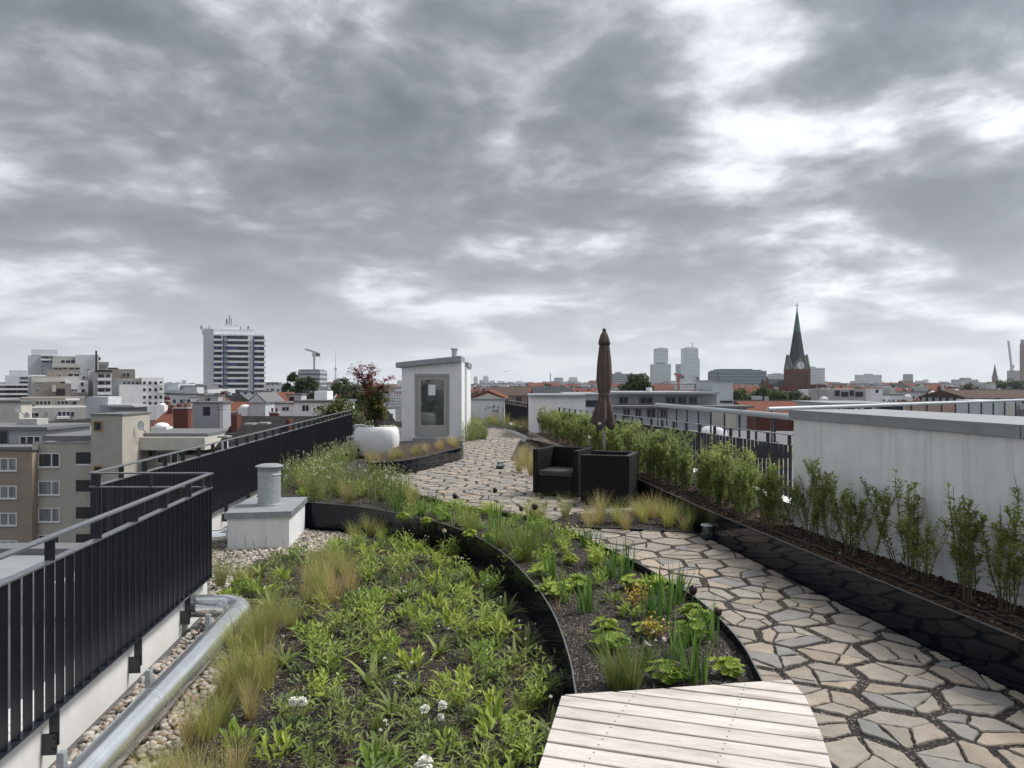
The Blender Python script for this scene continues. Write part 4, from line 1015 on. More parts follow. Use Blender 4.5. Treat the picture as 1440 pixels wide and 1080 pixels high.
def one_mesh(name, label, cat, group, key, x, y, z, s=1.0, nv=5, sz=None):
    me = K[key, pr.randrange(nv)] if (key, 0) in K else K[key]
    o = link(name, me); o.location = (x, y, z); o.rotation_euler = (pr.gauss(0, .05), pr.gauss(0, .05), pr.uniform(0, 6.28)); o.scale = (s, s, (sz or s)*pr.uniform(.9, 1.1))
    tag(o, label, cat, group); return o
def flowered(name, label, cat, group, leafkey, x, y, z, s, fl, n, stalk, hgt, spread=.06, fs=1.0, part='foliage'):
    t = thing(name, label, cat, (x, y, z), group, pr.uniform(0, 6.28))
    if leafkey:
        o = link(part, K[leafkey, pr.randrange(5)] if (leafkey, 0) in K else K[leafkey], t); o.scale = (s, s, s)
    for _ in range(n):
        a = pr.uniform(0, 6.28); q = spread*math.sqrt(pr.random()); bx, by = q*math.cos(a), q*math.sin(a); k = pr.uniform(.75, 1.1)
        h = {'stalk20': .20, 'stalk32': .32}[stalk]; sx = hgt/h*k
        az = pr.uniform(0, 6.28); st = link('stalk', K[stalk], t, (bx, by, 0), (0, 0, az)); st.scale = (1, 1, sx)
        lean = .1 if stalk == 'stalk20' else .05
        f = link('flower', K[fl], t, (bx+math.cos(az)*lean*h, by+math.sin(az)*lean*h, hgt*k), (0, 0, az)); f.scale = (fs*pr.uniform(.8, 1.2),)*3
    return t

# --- lower bed
def low_ok(p): return p[1] > 3.3
taken = []
def place(pts, fn):
    for p in pts: fn(p[0], p[1]); taken.append(p)
for i in range(46):                                     # feather grass hem along the pebbles
    d = pr.uniform(3.5, 8.6); x = left_x(min(d, 8.9)) + abs(pr.gauss(.16, .15)) + (.28 if d > 7 else 0)
    if inside((x, d), LOW_POLY): one_mesh('feather_grass', 'feathery golden green grass tuft in the hem along the pebbles', 'grass tuft', 'feather grasses along the pebbles', pr.choice(('stipa', 'stipa', 'dry')), x, d, Z_LOW, pr.uniform(.65, 1.0)); taken.append((x, d))
for (px, py) in ((285, 800), (350, 815), (335, 812), (520, 745), (500, 755), (535, 752), (310, 815)):
    x, d = G(px, py+8, Z_LOW); one_mesh('feather_grass', 'feathery golden grass tuft near the vent box', 'grass tuft', 'feather grasses near the vent box', 'stipa', x, d, Z_LOW, pr.uniform(.6, .95)); taken.append((x, d))
def free(md): return lambda p: p[1] > 3.35 and all((p[0]-q[0])**2+(p[1]-q[1])**2 > md*md for q in taken)
def sc(n, md, seed, poly=None, mg=.1, extra=None):
    k = free(md)
    return scatter(poly or LOW_POLY, md, n, seed, mg, (lambda p: k(p) and extra(p)) if extra else k)
place(sc(28, .38, 1), lambda x, d: (lambda q: one_mesh('leafy_perennial', size_word(q, .85, 1.25)+'fresh green leafy perennial clump '+where(x, d), 'plant', 'leafy perennials in the lower bed', 'green', x, d, Z_LOW, q))(pr.uniform(.85, 1.25)))
place(sc(24, .33, 2), lambda x, d: flowered('white_flowered_plant', 'arching strap-leaved plant with small white flower balls '+where(x, d), 'plant', 'white flowered plants in the lower bed', 'ros', x, d, Z_LOW, pr.uniform(.75, 1.1), 'wball', pr.choice((1, 2, 2, 3)), 'stalk20', .21, .09, 1.0, 'leaves'))
place(sc(28, .27, 3), lambda x, d: (lambda q: one_mesh('feathery_perennial', size_word(q, .8, 1.3)+'mid green feathery perennial '+where(x, d), 'plant', 'feathery perennials in the lower bed', 'green2', x, d, Z_LOW, q))(pr.uniform(.8, 1.3)))
place(sc(36, .22, 4), lambda x, d: (lambda q: one_mesh('spoon_leaved_plant', size_word(q, .75, 1.25)+'low spoon-leaved green plant '+where(x, d), 'plant', 'spoon-leaved plants in the lower bed', 'broad', x, d, Z_LOW, q))(pr.uniform(.75, 1.25)))
place(sc(50, .15, 5), lambda x, d: one_mesh('low_seedling', 'small grey green seedling '+where(x, d), 'plant', 'seedlings in the lower bed', 'low', x, d, Z_LOW+.01, pr.uniform(.5, 1.1)))
place(sc(44, .12, 6), lambda x, d: one_mesh('withered_tuft', 'small withered brown leaf tuft '+where(x, d), 'plant', 'withered tufts in the lower bed', 'hair', x, d, Z_LOW, pr.uniform(.6, 1.2)))
place(sc(16, .2, 7), lambda x, d: one_mesh('tall_herb', 'thin-stemmed olive herb '+where(x, d), 'plant', 'thin-stemmed herbs in the lower bed', 'meadow', x, d, Z_LOW, pr.uniform(.5, .75)))
place(sc(12, .2, 8), lambda x, d: one_mesh('grassy_clump', 'small green grassy clump '+where(x, d), 'grass tuft', 'grassy clumps in the lower bed', 'moor', x, d, Z_LOW, pr.uniform(.4, .65)))
place(sc(16, .2, 9), lambda x, d: one_mesh('grey_herb', 'grey green ferny herb '+where(x, d), 'plant', 'grey herbs in the lower bed', 'blue', x, d, Z_LOW, pr.uniform(.8, 1.3)))
def litter():
    m = MB(); r = random.Random(15)
    for poly, z, n in ((LOW_POLY, Z_LOW+.02, 420), (UP_POLY, Z_UP+.014, 200), (ISL_POLY, .02, 50), (PL_POLY, .272, 260)):
        for x, y in scatter(poly, .01, n, n, 0, lambda p: 3 < p[1] < 13): leaf(m, (x, y, z), r.uniform(0, 6.28), r.uniform(-.25, .45), r.uniform(.015, .05), r.uniform(.008, .02), r.uniform(-.3, .4))
    tag(m.build('leaf_litter', M['brownleaf']), 'withered leaves and stalks scattered on the beds', 'leaf litter', kind='stuff')
litter()
for (px, py, s) in ((425, 985, 1.0), (620, 1003, .8), (585, 1085, 1.15), (600, 995, .7)):
    x, d = G(px, py+45, Z_LOW); flowered('white_cluster_plant', 'plant with dense white flower clusters low in the lower bed', 'plant', 'white cluster flowers in the lower bed', 'low', x, d, Z_LOW, .9, 'wcluster', 2, 'stalk20', .20, .04, s)
for (px, py) in ((315, 775), (330, 772), (345, 774), (360, 772), (372, 770), (490, 790), (398, 768)):
    x, d = G(px, py+6, Z_LOW); t = thing('purple_spike_plant', 'thin plant with a purple flower spike before the vent box', 'plant', (x, d, Z_LOW), 'purple spikes before the vent box'); sc_ = pr.uniform(.5, .8); t.scale = (sc_,)*3; t.rotation_euler = (pr.gauss(0, .12), pr.gauss(0, .12), 0); link('stalk', K['spikestem'], t); link('flower', K['spike'], t)
x, d = G(624, 790, Z_LOW); flowered('white_globe_plant', 'single pale globe flower on a tall stalk before the dark edging', 'plant', None, 'ros', x, d, Z_LOW, .7, 'cream', 1, 'stalk32', .42, .001, 1.0, 'leaves')

# --- upper bed, near strip beside the path
def U(px, py): return G(px, py, Z_UP)
for px, py in ((755, 812), (799, 794), (842, 792), (779, 840), (883, 830), (847, 886), (908, 893), (972, 872), (988, 902), (1022, 950), (936, 962), (849, 912), (922, 832), (811, 829), (660, 757), (600, 738), (570, 733), (625, 732), (690, 762)):
    x, d = U(px, py); one_mesh('ladys_mantle', 'lime green plant with round lobed leaves '+where2(x, d), 'plant', 'lime lobed plants in the upper bed', 'mantle', x+pr.gauss(0, .02), d, Z_UP, pr.uniform(.6, .9))
for px, py in ((797, 846), (825, 862), (775, 816), (861, 812), (883, 806), (911, 870), (939, 862), (953, 848), (950, 926), (969, 958), (985, 958), (1002, 900), (869, 818), (832, 858), (700, 752), (640, 740), (590, 725), (560, 722), (615, 722), (928, 880), (946, 852)):
    x, d = U(px, py); one_mesh('iris', 'upright sword-leaved plant '+where2(x, d), 'plant', 'sword-leaved plants in the upper bed', 'iris', x, d, Z_UP, pr.uniform(.85, 1.2))
for px, py, s in ((867, 966, .9), (888, 966, .75), (739, 788, 1.25), (660, 752, .95), (768, 782, .9), (705, 770, .8), (722, 776, .9)):
    x, d = U(px, py); t = thing('moor_grass', 'fountain of green grass with a reddish foot in the upper bed', 'grass tuft', (x, d, Z_UP), 'fountain grasses in the upper bed', pr.uniform(0, 6.28))
    o = link('blades', K['moor', pr.randrange(5)], t); o.scale = (s, s, s); o = link('reddish_foot', K['moorbase'], t); o.scale = (s, s, s)
for px, py in ((889, 856), (904, 848), (922, 900)):
    x, d = U(px, py); t = thing('spurge', 'orange and yellow spurge in the upper bed', 'plant', (x, d, Z_UP), 'spurges in the upper bed', pr.uniform(0, 6.28)); link('foliage', K['spurge'], t); link('flower_heads', K['spurgetop'], t, (0, 0, .02))['kind'] = 'stuff'
for px, py, h, lab in ((1008, 938, .38, 'nearly black tulip leaning over the flagstones beside the bench'), (972, 905, .36, 'nearly black tulip between sword leaves at the flagstone edge'), (735, 760, .42, 'left of two dark tulips behind the large fountain grass'), (750, 765, .40, 'right of two dark tulips behind the large fountain grass'), (640, 740, .38, 'dark tulip in the narrow middle of the upper bed'), (695, 735, .45, 'tall dark tulip seen against the patio stones'), (505, 668, .45, 'dark tulip in the meadow below the white planter'), (487, 672, .4, 'dark tulip in the meadow near the long railing')):
    x, d = U(px, py); flowered('dark_tulip', lab, 'tulip', 'dark tulips in the upper bed', None, x, d, Z_UP, 1, 'tulip', 1, 'stalk32', h, .001, 1.1)
for px, py in ((919, 930), (940, 935), (908, 938), (745, 775), (785, 765), (800, 762)):
    x, d = U(px, py); flowered('white_bell_plant', 'small plant with white bell flowers in the upper bed', 'plant', 'white bell flowers in the upper bed', 'iris', x, d, Z_UP, .5, 'wtiny', 2, 'stalk20', .17, .05, .85, 'leaves')
NEARUP = [p for p in RIM if 3.5 < p[1] < 10.4] + [(-1.2, 11.2)] + list(reversed(BACKF[:12])) + list(reversed([p for p in PATHL if p[1] > 3.6]))
up_t = []
def free2(md): return lambda p: p[1] > 3.6 and all((p[0]-q[0])**2+(p[1]-q[1])**2 > md*md for q in up_t)
def put2(n, md, seed, fn, extra=None, poly=None, mg=.06):
    k = free2(md)
    for p in scatter(poly or NEARUP, md, n, seed, mg, (lambda p: k(p) and extra(p)) if extra else k): fn(*p); up_t.append(p)
put2(26, .22, 31, lambda x, d: one_mesh('leafy_perennial', 'fresh green leafy clump in the upper bed '+where2(x, d), 'plant', 'leafy perennials in the upper bed', 'green', x, d, Z_UP, pr.uniform(.6, 1.05)), lambda p: p[1] > 7.2)
put2(12, .2, 32, lambda x, d: one_mesh('spoon_leaved_plant', 'low spoon-leaved plant in the upper bed', 'plant', 'spoon-leaved plants in the upper bed', 'broad', x, d, Z_UP, pr.uniform(.5, .8)), lambda p: p[1] > 5.5)
put2(14, .25, 33, lambda x, d: one_mesh('sword_leaved_clump', 'narrow upright leaf clump in the upper bed beyond the fountain grass', 'plant', 'narrow leaf clumps in the upper bed', 'iris', x, d, Z_UP, pr.uniform(.7, 1.1)), lambda p: p[1] > 7.5)
put2(14, .15, 34, lambda x, d: one_mesh('withered_tuft', 'small withered brown tuft in the upper bed', 'plant', 'withered tufts in the upper bed', 'hair', x, d, Z_UP, pr.uniform(.5, 1)))
# --- meadow at the back of the upper bed
MEADOW = [(-3.4, 11.5), (-2.2, 11.1), (-1.6, 10.55), (-1.15, 11.3), (-1.75, 12.3), (-2.5, 13.5), (-3.35, 13.35), (-3.5, 15.5), (-3.7, 19), (-4.25, 19), (-4.1, 15), (-3.85, 12)]
up_t = []
put2(74, .17, 41, lambda x, d: flowered('meadow_plant', 'tall white-flowered meadow plant '+where3(x, d), 'plant', 'meadow plants between railing and patio', 'meadow', x, d, Z_UP, pr.uniform(.75, 1.1), 'wtiny', pr.choice((2, 3, 4)), 'stalk32', .42, .13, .9), None, MEADOW, .02)
up_t = []
put2(24, .22, 42, lambda x, d: one_mesh('leafy_perennial', 'fresh green clump at the foot of the white-flowered meadow', 'plant', 'green clumps under the meadow', 'green', x, d, Z_UP, pr.uniform(.8, 1.2)), None, MEADOW, .02)

for p in scatter(MEADOW, .45, 14, 61, .05): one_mesh('feather_grass', 'pale grass tuft among the white-flowered meadow plants', 'grass tuft', 'pale grasses in the meadow', 'dry', p[0], p[1], Z_UP, pr.uniform(.8, 1.1))
# --- feather grass strips
for px, py in ((828, 742), (842, 738), (870, 738), (905, 735), (940, 742), (955, 738), (918, 730), (845, 725), (795, 728), (760, 735), (745, 728), (978, 748), (880, 745), (935, 728), (895, 727)):
    x, d = G(px, py, .0); x = min(x, xw(d)-.15); one_mesh('feather_grass', 'straw coloured feather grass tuft in the strip before the armchairs', 'grass tuft', 'feather grasses before the armchairs', 'dry' if pr.random() < .6 else 'stipa', x, d, .0, pr.uniform(.75, 1.0))
x, d = G(990, 752); one_mesh('iris', 'upright green blade clump between the garden light and the grass strip', 'plant', None, 'iris', x-.12, d+.25, .0, .9)
for i in range(17):
    p = RAISED[min(len(RAISED)-1, 6+i)]; q = pr.uniform(.12, .4)
    one_mesh('feather_grass', 'small golden grass tuft in the raised bed before the hut', 'grass tuft', 'feather grasses in the raised bed', 'dry', p[0]-q, p[1]+.15+pr.uniform(0, .3), .24, pr.uniform(.6, .85))
for px, py in ((735, 655), (742, 648), (748, 660), (731, 642), (722, 662), (728, 650), (740, 668)):
    x, d = G(px, py, .03); one_mesh('feather_grass', 'straw coloured grass tuft left of the armchairs by the hedge end', 'grass tuft', 'feather grasses at the hedge end', 'dry', x+.1, d, .03, pr.uniform(.9, 1.25))
for i in range(14):
    x, d = G(pr.uniform(652, 684), pr.uniform(612, 621), .03); flowered('meadow_plant', 'green plant at the corner of the roof hut', 'plant', 'green plants at the hut corner', 'meadow', x, d, .0, pr.uniform(.9, 1.5), 'pink', 2, 'stalk32', .42, .15, 1.2)
for p in scatter(FAR_POLY, .3, 60, 51, .05, lambda p: p[1] > 27):
    one_mesh('ground_cover_plant', 'low olive green plant in the far bed before the back wall', 'plant', 'ground cover in the far bed', pr.choice(('green2', 'blue', 'dry')), p[0], p[1], .03, pr.uniform(1.0, 1.6))
for i in range(9):
    p = (-1.1+.12*i+pr.gauss(0, .05), 33.3); flowered('dark_globe_plant', 'thin stalks with dark globe heads before the back wall', 'plant', 'dark globe heads before the back wall', None, p[0], p[1], .03, 1, 'darkball', 3, 'stalk32', pr.uniform(.5, .75), .12, 2.0)

# --- irrigation hoses on the beds
def hose(label, pts, z):
    c = catmull(pts, 8); o = MB().tube([(x, y, z+.012+.006*math.sin(3*i)) for i, (x, y) in enumerate(c)], .0085, 6).build('irrigation_hose', M['hose'], None, True); tag(o, label, 'hose')
hose('black irrigation hose crossing the lower bed', [(-1.1, 3.5), (-1.0, 4.4), (-.95, 5.4), (-1.05, 6.6), (-.9, 7.8)], Z_LOW+.01)
hose('black irrigation hose along the middle of the upper bed', [(.62, 3.7), (.85, 4.6), (.88, 5.6), (.75, 6.6), (.35, 7.7), (.0, 8.6)], Z_UP+.01)
hose('dark irrigation hose on the grass strip before the armchairs', [(.8, 9.3), (1.3, 9.25), (1.9, 9.1)], .015)
hose('brown irrigation hose on the mulch of the hedge bed', [(xw(d)+.22+.04*math.sin(3*d), d) for d in (2.5, 4, 5.2, 6.4, 7.6, 9, 10.5, 12)], .265)

# --- hedge shrubs
def mesh_shrub(seed, stems, h, per, width, mt, keep=.8):
    r = random.Random(seed); m, w = MB(), MB()
    for s in range(stems):
        a = r.uniform(0, 6.283); ln = abs(r.gauss(0, width)); H = h*r.uniform(.6, 1.08); x0, y0 = r.gauss(0, .03), r.gauss(0, .03); pts = []
        x, y, z = x0, y0, -.01; th = ln
        for i in range(7):
            pts.append((x, y, z)); th = th*keep+r.gauss(0, .05); a += r.gauss(0, .25); x += math.cos(a)*math.sin(th)*H/6; y += math.sin(a)*math.sin(th)*H/6; z += math.cos(th)*H/6
        w.tube(pts, [.0048-.0005*i for i in range(7)], 5, False)
        twigs = [(pts, .16, 1.0, per)]
        for _ in range(3):
            k = r.randrange(2, 6); b = pts[k]; aa = r.uniform(0, 6.28); L = r.uniform(.10, .22); e = (b[0]+math.cos(aa)*L*.5, b[1]+math.sin(aa)*L*.5, b[2]+L*.85)
            tp = [b, tuple((b[j]+e[j])/2 + (0.01 if j < 2 else 0) for j in range(3)), e]; w.tube(tp, [.003, .0022, .0015], 4, False); twigs.append((tp, .15, 1.0, per//2))
        for tp, t0, t1, n in twigs:
            for i in range(n):
                t = t0+(t1-t0)*i/n; f = t*(len(tp)-1); k = min(int(f), len(tp)-2); g = f-k; p = tuple(tp[k][j]+(tp[k+1][j]-tp[k][j])*g for j in range(3))
                leaf(m, p, i*2.4+r.gauss(0, .5), r.uniform(-.1, 1.0), r.uniform(.036, .062)*(1.1-.3*t), r.uniform(.017, .027), .25, .5)
    return m.mesh('foliage', mt), w.mesh('stems', M['woodstem'])
SH = [mesh_shrub(300+i, 4, .74, 42, .34, M['hedge'], .9) for i in range(5)]
SHD = [mesh_shrub(320+i, 9, .78, 44, .30, M['hedge']) for i in range(5)]
hr = random.Random(9)
def shrub(x, y, den, label, group, s):
    t = thing('hedge_shrub', label, 'shrub', (x, y, .25), group, hr.uniform(0, 6.28)); f, w = (SHD if den else SH)[hr.randrange(5)]
    for n_, me in (('foliage', f), ('stems', w)):
        o = link(n_, me, t); o.scale = (s, s, s*hr.uniform(.9, 1.08))
ORD = 'first second third fourth fifth sixth seventh eighth ninth tenth eleventh twelfth thirteenth fourteenth fifteenth sixteenth seventeenth eighteenth nineteenth twentieth twenty-first twenty-second twenty-third twenty-fourth twenty-fifth twenty-sixth twenty-seventh twenty-eighth'.split()
d = 4.35; k = 0
while d < 8.0:
    shrub(xw(d)+.46+hr.gauss(0, .05), d, False, ORD[min(k, 27)]+' slender shrub before the white wall, counted from the right frame edge', 'slender shrubs before the white wall', hr.uniform(.8, 1.04)); k += 1
    d += hr.uniform(.115, .19)
d = 7.9
while d < 23:
    shrub(xw(d)+.42+hr.gauss(0, .10), d, True, 'bushy green shrub in the hedge '+('between the garden light and the white wall' if d < 9.6 else 'just right of the armchairs' if d < 11.2 else 'behind the armchairs and parasol' if d < 15 else 'at its far end near the white block'), 'bushy shrubs of the dense hedge', hr.uniform(.8, 1.05)); d += .135 if d < 14 else .2
# --- maple in the trough
def maple():
    cx, cy = trough_xy; t = thing('maple_tree', 'small red and green maple growing in the white planter', 'tree', (cx, cy, .6)); r = random.Random(12)
    w, red, gr = MB(), MB(), MB()
    for s in range(13):
        a = r.uniform(0, 6.28); H = r.uniform(.85, 1.6); th = abs(r.gauss(.15, .14)); x, y, z = cx+r.gauss(0, .06), cy+r.gauss(0, .05), .6; pts = []
        for i in range(8):
            pts.append((x, y, z)); th += r.gauss(.02, .05); a += r.gauss(0, .3); x += math.cos(a)*math.sin(th)*H/7*1.3; y += math.sin(a)*math.sin(th)*H/7; z += math.cos(th)*H/7
        w.tube(pts, [.013-.0015*i for i in range(8)], 6, False)
        for k in range(2, 8):
            for q in range(3):
                b = pts[k]; aa = r.uniform(0, 6.28); L = r.uniform(.12, .36); e = (b[0]+math.cos(aa)*L, b[1]+math.sin(aa)*L, b[2]+r.uniform(-.02, .16)); w.tube([b, e], [.004, .002], 4, False)
                isred = (b[2] + .25*(cx-b[0]) + r.gauss(0, .16)) > 1.5
                for _ in range(24):
                    tt = r.uniform(.2, 1.1); p = (b[0]+(e[0]-b[0])*tt+r.gauss(0, .03), b[1]+(e[1]-b[1])*tt+r.gauss(0, .03), b[2]+(e[2]-b[2])*tt+r.gauss(0, .03))
                    leaf(red if isred else gr, p, r.uniform(0, 6.28), r.uniform(-.7, .6), r.uniform(.05, .09), r.uniform(.03, .055), .2, .5)
    w.build('trunk', M['bark'], t); tag(red.build('crown', M['redleaf'], t), 'dark red upper foliage'); tag(gr.build('crown', M['mapgreen'], t), 'olive green lower foliage')
maple()
for i, (px, py) in enumerate(((512, 612), (520, 610), (545, 611), (552, 612))):
    x, y = XP(px, 18.5), 18.45+.12*(i % 2); one_mesh('trough_plant', 'small green plant in the white planter under the maple', 'plant', 'underplanting in the white planter', 'green', x, y, .60, .55)
# ---------------------------------------------------------------- the city
GZ = -24.0
M['asphalt'] = mat('city_ground', (.06, .062, .06), .9, .3, .02)
struct('ground', MB().add([(-8500, -4000, GZ), (8500, -4000, GZ), (8500, 8400, GZ), (-8500, 8400, GZ)], [(0, 1, 2, 3)]), M['asphalt'])
struct('own_building', MB().bx(-5.58, 3.28, -2.9, 37.9, GZ, -.902), M['render2'])
def wallm(n, c, **k): M[n] = mat(n, c, .92, k.pop('var', .08), k.pop('scale', .8), .15, 8, stain=k.pop('stain', .35), stain_col=tuple(x*.62 for x in c), spec=.15, **k); return M[n]
wallm('beige', (.40, .375, .335)); wallm('tan', (.285, .24, .195)); wallm('greyblue', (.34, .36, .385)); wallm('cream', (.54, .52, .47)); wallm('concrete', (.42, .42, .41)); wallm('brownc', (.28, .255, .23)); wallm('whitec', (.76, .77, .78))
wallm('palegrey', (.50, .525, .55)); wallm('brick', (.125, .052, .042)); wallm('darkroof', (.028, .026, .027), var=.45, scale=2.5); wallm('redroof', (.155, .058, .040), var=.25, scale=2.5); wallm('greyroof', (.16, .165, .17)); wallm('brownroof', (.085, .062, .052), var=.25, scale=2.5)
wallm('slate', (.045, .052, .058)); wallm('copper', (.075, .155, .13)); wallm('lightroof', (.30, .315, .325)); wallm('sedum', (.17, .15, .10), var=.35, scale=1.5)
M['blue'] = mat('blue_paint', (.03, .07, .20), .5); M['wframe'] = mat('white_window_frame', (.66, .67, .67), .5, .03); M['yframe'] = mat('yellow_window_frame', (.30, .20, .05), .6); M['dark'] = mat('recess_shade_and_dark_parts', (.022, .022, .024), .7, .3, 2)  # last one: painted shade of recesses, also plain dark parts
M['darkwin'] = mat('dark_window_band', (.022, .027, .037), .25, .4, .5, spec=.35)
for n, c in (('f_white', (.60, .62, .64)), ('f_grey', (.40, .42, .44)), ('f_beige', (.38, .345, .29)), ('f_brown', (.25, .19, .15)), ('f_brick', (.22, .11, .08))): M[n] = facade_mat(n, c)
M['f_tower'] = facade_mat('f_tower', (.60, .635, .67), 3.6, 2.2, (.20, .23, .27), (.3, .8), (.2, .8)); M['f_glass'] = facade_mat('f_glass', (.30, .37, .40), 4.0, 3.0, (.12, .165, .185), (.12, .9), (.06, .94))
M['f_bands'] = facade_mat('f_bands', (.42, .44, .46), 3.2, 50, (.10, .115, .14), (.35, .8), (-1, 2))

FACE = [0.0]
def cbox(px0, px1, y0, y1, d, dep):
    th = FACE[0]
    if not th: return MB().bx(XP(px0, d), XP(px1, d), d, d+dep, ZP(y1, d), ZP(y0, d))
    # blocks of a complex that is turned by th towards the terrace
    v = d/math.cos(th); u0, u1 = (v*math.tan(math.atan((p-720)/FOC)+th) for p in (px0, px1)); c, q = math.cos(th), math.sin(th)
    um = (u0+u1)/2; y = um*q+v*c; m = MB().bx(u0, u1, v, v+dep, ZP(y1, y), ZP(y0, y)); m.v = [(x*c-w*q, x*q+w*c, z) for x, w, z in m.v]; return m
def cpart(t, name, px0, px1, y0, y1, d, dep, m): return cbox(px0, px1, y0, y1, d, dep).build(name, M[m] if isinstance(m, str) else m, t)
def window(t, px0, px1, y0, y1, d, frame='wframe', glass='glass', mull=(.62,), sill=True, fw=.09):
    """casement standing in the facade: proud frame, pane set back inside it"""
    x0, x1, z0, z1 = XP(px0, d), XP(px1, d), ZP(y1, d), ZP(y0, d); f = MB(); ya, yb = d-.07, d+.02
    f.bx(x0, x0+fw, ya, yb, z0, z1).bx(x1-fw, x1, ya, yb, z0, z1).bx(x0+fw, x1-fw, ya, yb, z1-fw, z1).bx(x0+fw, x1-fw, ya, yb, z0, z0+fw)
    for u in mull: xm = x0+(x1-x0)*u; f.bx(xm-fw*.6, xm+fw*.6, ya, yb, z0+fw, z1-fw)
    if sill: f.bx(x0-.06, x1+.06, d-.16, d-.0705, z0-.07, z0+.01)
    w = f.build('window', M[frame], t); MB().bx(x0+fw, x1-fw, d-.03, d-.012, z0+fw, z1-fw).build('pane', M[glass], w); return w
def shade_plate(t, px0, px1, y0, y1, d, name='loggia_shade', m='dark', proud=.015): return cpart(t, name, px0, px1, y0, y1, d-proud, proud-.002, m)  # flat dark plate on the facade; its colour paints the shade inside

# beige corner house with loggias and stair tower
def beige_house():
    d = 75.0; t = thing('apartment_house', 'beige rendered apartment house with loggias and a taller stair tower', 'building', (XP(110, d), d, GZ))
    def slope(px0, px1, ya, yb, dd, dep, m, name='wall'):
        x0, x1, za, zb = XP(px0, dd), XP(px1, dd), ZP(ya, dd), ZP(yb, dd)
        MB().add([(x0, dd, GZ), (x1, dd, GZ), (x1, dd+dep, GZ), (x0, dd+dep, GZ), (x0, dd, za), (x1, dd, zb), (x1, dd+dep, zb), (x0, dd+dep, za)], [(3, 2, 1, 0), (4, 5, 6, 7), (0, 1, 5, 4), (1, 2, 6, 5), (2, 3, 7, 6), (3, 0, 4, 7)]).build(name, M[m], t)
    slope(46, 128, 624, 620, d, 11, 'beige')
    cpart(t, 'roof_edge', 60, 128, 613, 620, d+.4, 10, 'greyroof'); cpart(t, 'roof_trim', 45.5, 128, 621.2, 623.4, d-.12, .11, 'lightroof')
    for y in (637, 676, 714, 752, 790):
        window(t, 54, 84.5, y, y+20, d, glass='glass_curtain' if y in (676, 714) else 'glass')
        lg = shade_plate(t, 106.5, 127.4, y-1, y+17.5, d); cpart(lg, 'parapet', 106.5, 127.4, y+15.5, y+17.6, d-.06, .04, 'whitec' if y == 637 else 'beige')
    cpart(t, 'stair_tower', 128, 172, 584, 1000, d-1.2, 5.6, 'beige'); cpart(t, 'tower_roof', 126.8, 172.6, 582, 584, d-1.35, 5.9, 'greyroof')
    for y in (592, 655, 718): window(t, 131.5, 144, y, y+14.5, d-1.2, 'yframe', 'darkwin', (), False, .12)
    cpart(t, 'wing', 189, 286, 640, 1000, d+4.2, 8, 'beige'); cpart(t, 'wing_parapet', 189, 288, 615, 633, d+2.2, 9.8, 'cream'); cpart(t, 'wing_roof', 191, 292, 609.5, 614, d+3, 8.8, 'greyroof')
    window(t, 221, 251, 633.5, 652, d+4.2, glass='glass', mull=(.66,)); shade_plate(t, 203, 214, 633.5, 641, d+4.2, 'vent_opening')
    # dish aerials
    for px, py in ((203, 598), (31, 574), (43, 585)):
        dd = d+2 if px > 100 else 92; c = P(px, py, dd); a = thing('dish_aerial', {203: 'white satellite dish on the beige stair tower', 31: 'white satellite dish on the cream wall at far left', 43: 'lower white satellite dish left of the grey terrace'}[px], 'aerial', c)
        dm = MB(); n = 18
        for ri, (r, off) in enumerate(((.02, 0), (.3, -.05), (.48, -.14))):
            for k in range(n): q = 2*math.pi*k/n; dm.v.append((c[0]+r*.75*math.cos(q), c[1]-.6+off*1.0, c[2]+r*math.sin(q)))
        for ri in range(2):
            for k in range(n): dm.f.append((ri*n+k, ri*n+(k+1) % n, (ri+1)*n+(k+1) % n, (ri+1)*n+k))
        dm.build('dish', M['wframe'], a, True); MB().tube([(c[0], c[1]-.6, c[2]), (c[0]+.1, c[1]-.3, c[2]-.5), (c[0]+.1, c[1]+.3, c[2]-.9)], .04, 6).build('mast', M['greyroof'], a)
beige_house()
def tan_house():
    d = 74.0; t = thing('apartment_house', 'tan rendered apartment house at the left frame edge', 'building', (XP(10, d), d, GZ))
    cpart(t, 'wall', -120, 45, 634, 1000, d, 11, 'tan'); cpart(t, 'roof_edge', -120, 45.5, 628.5, 633.5, d-.2, 11.5, 'greyroof')
    for y in (644, 683, 721, 760):
        for x in (0, -60, -110): window(t, x, x+24, y, y+18, d, glass='glass_curtain', mull=(.5,))
    cpart(t, 'penthouse', -120, 65, 605, 628, d+4, 8, 'greyblue'); cpart(t, 'penthouse_roof', -120, 66.5, 600.5, 605, d+3.6, 9, 'greyroof')
    window(t, 28, 57.5, 613, 626, d+4, mull=(.33, .68)); window(t, -12, 12, 606, 627, d+4, 'greyroof', 'darkwin', (.5,), False)
    cpart(t, 'chimney_stack', 23.5, 52, 589, 600, d+8, 2, 'concrete')
tan_house()
def glazed_storey():
    d = 88.0; t = thing('rooftop_storey', 'white fascia rooftop storey with dark glazing behind the beige house', 'building', (XP(95, d), d, GZ))
    cpart(t, 'wall', 66, 127, 606, 1000, d+.5, 8, 'greyroof'); cpart(t, 'fascia', 65.5, 127.5, 595, 605.5, d, 9, 'whitec'); cpart(t, 'roof_trim', 65, 128, 593, 595, d-.2, 9.4, 'darkroof')
    for x0, x1 in ((67, 90), (91, 109), (110, 127)): window(t, x0, x1, 606, 618, d+.5, 'darkroof', 'darkwin', (), False)
glazed_storey()
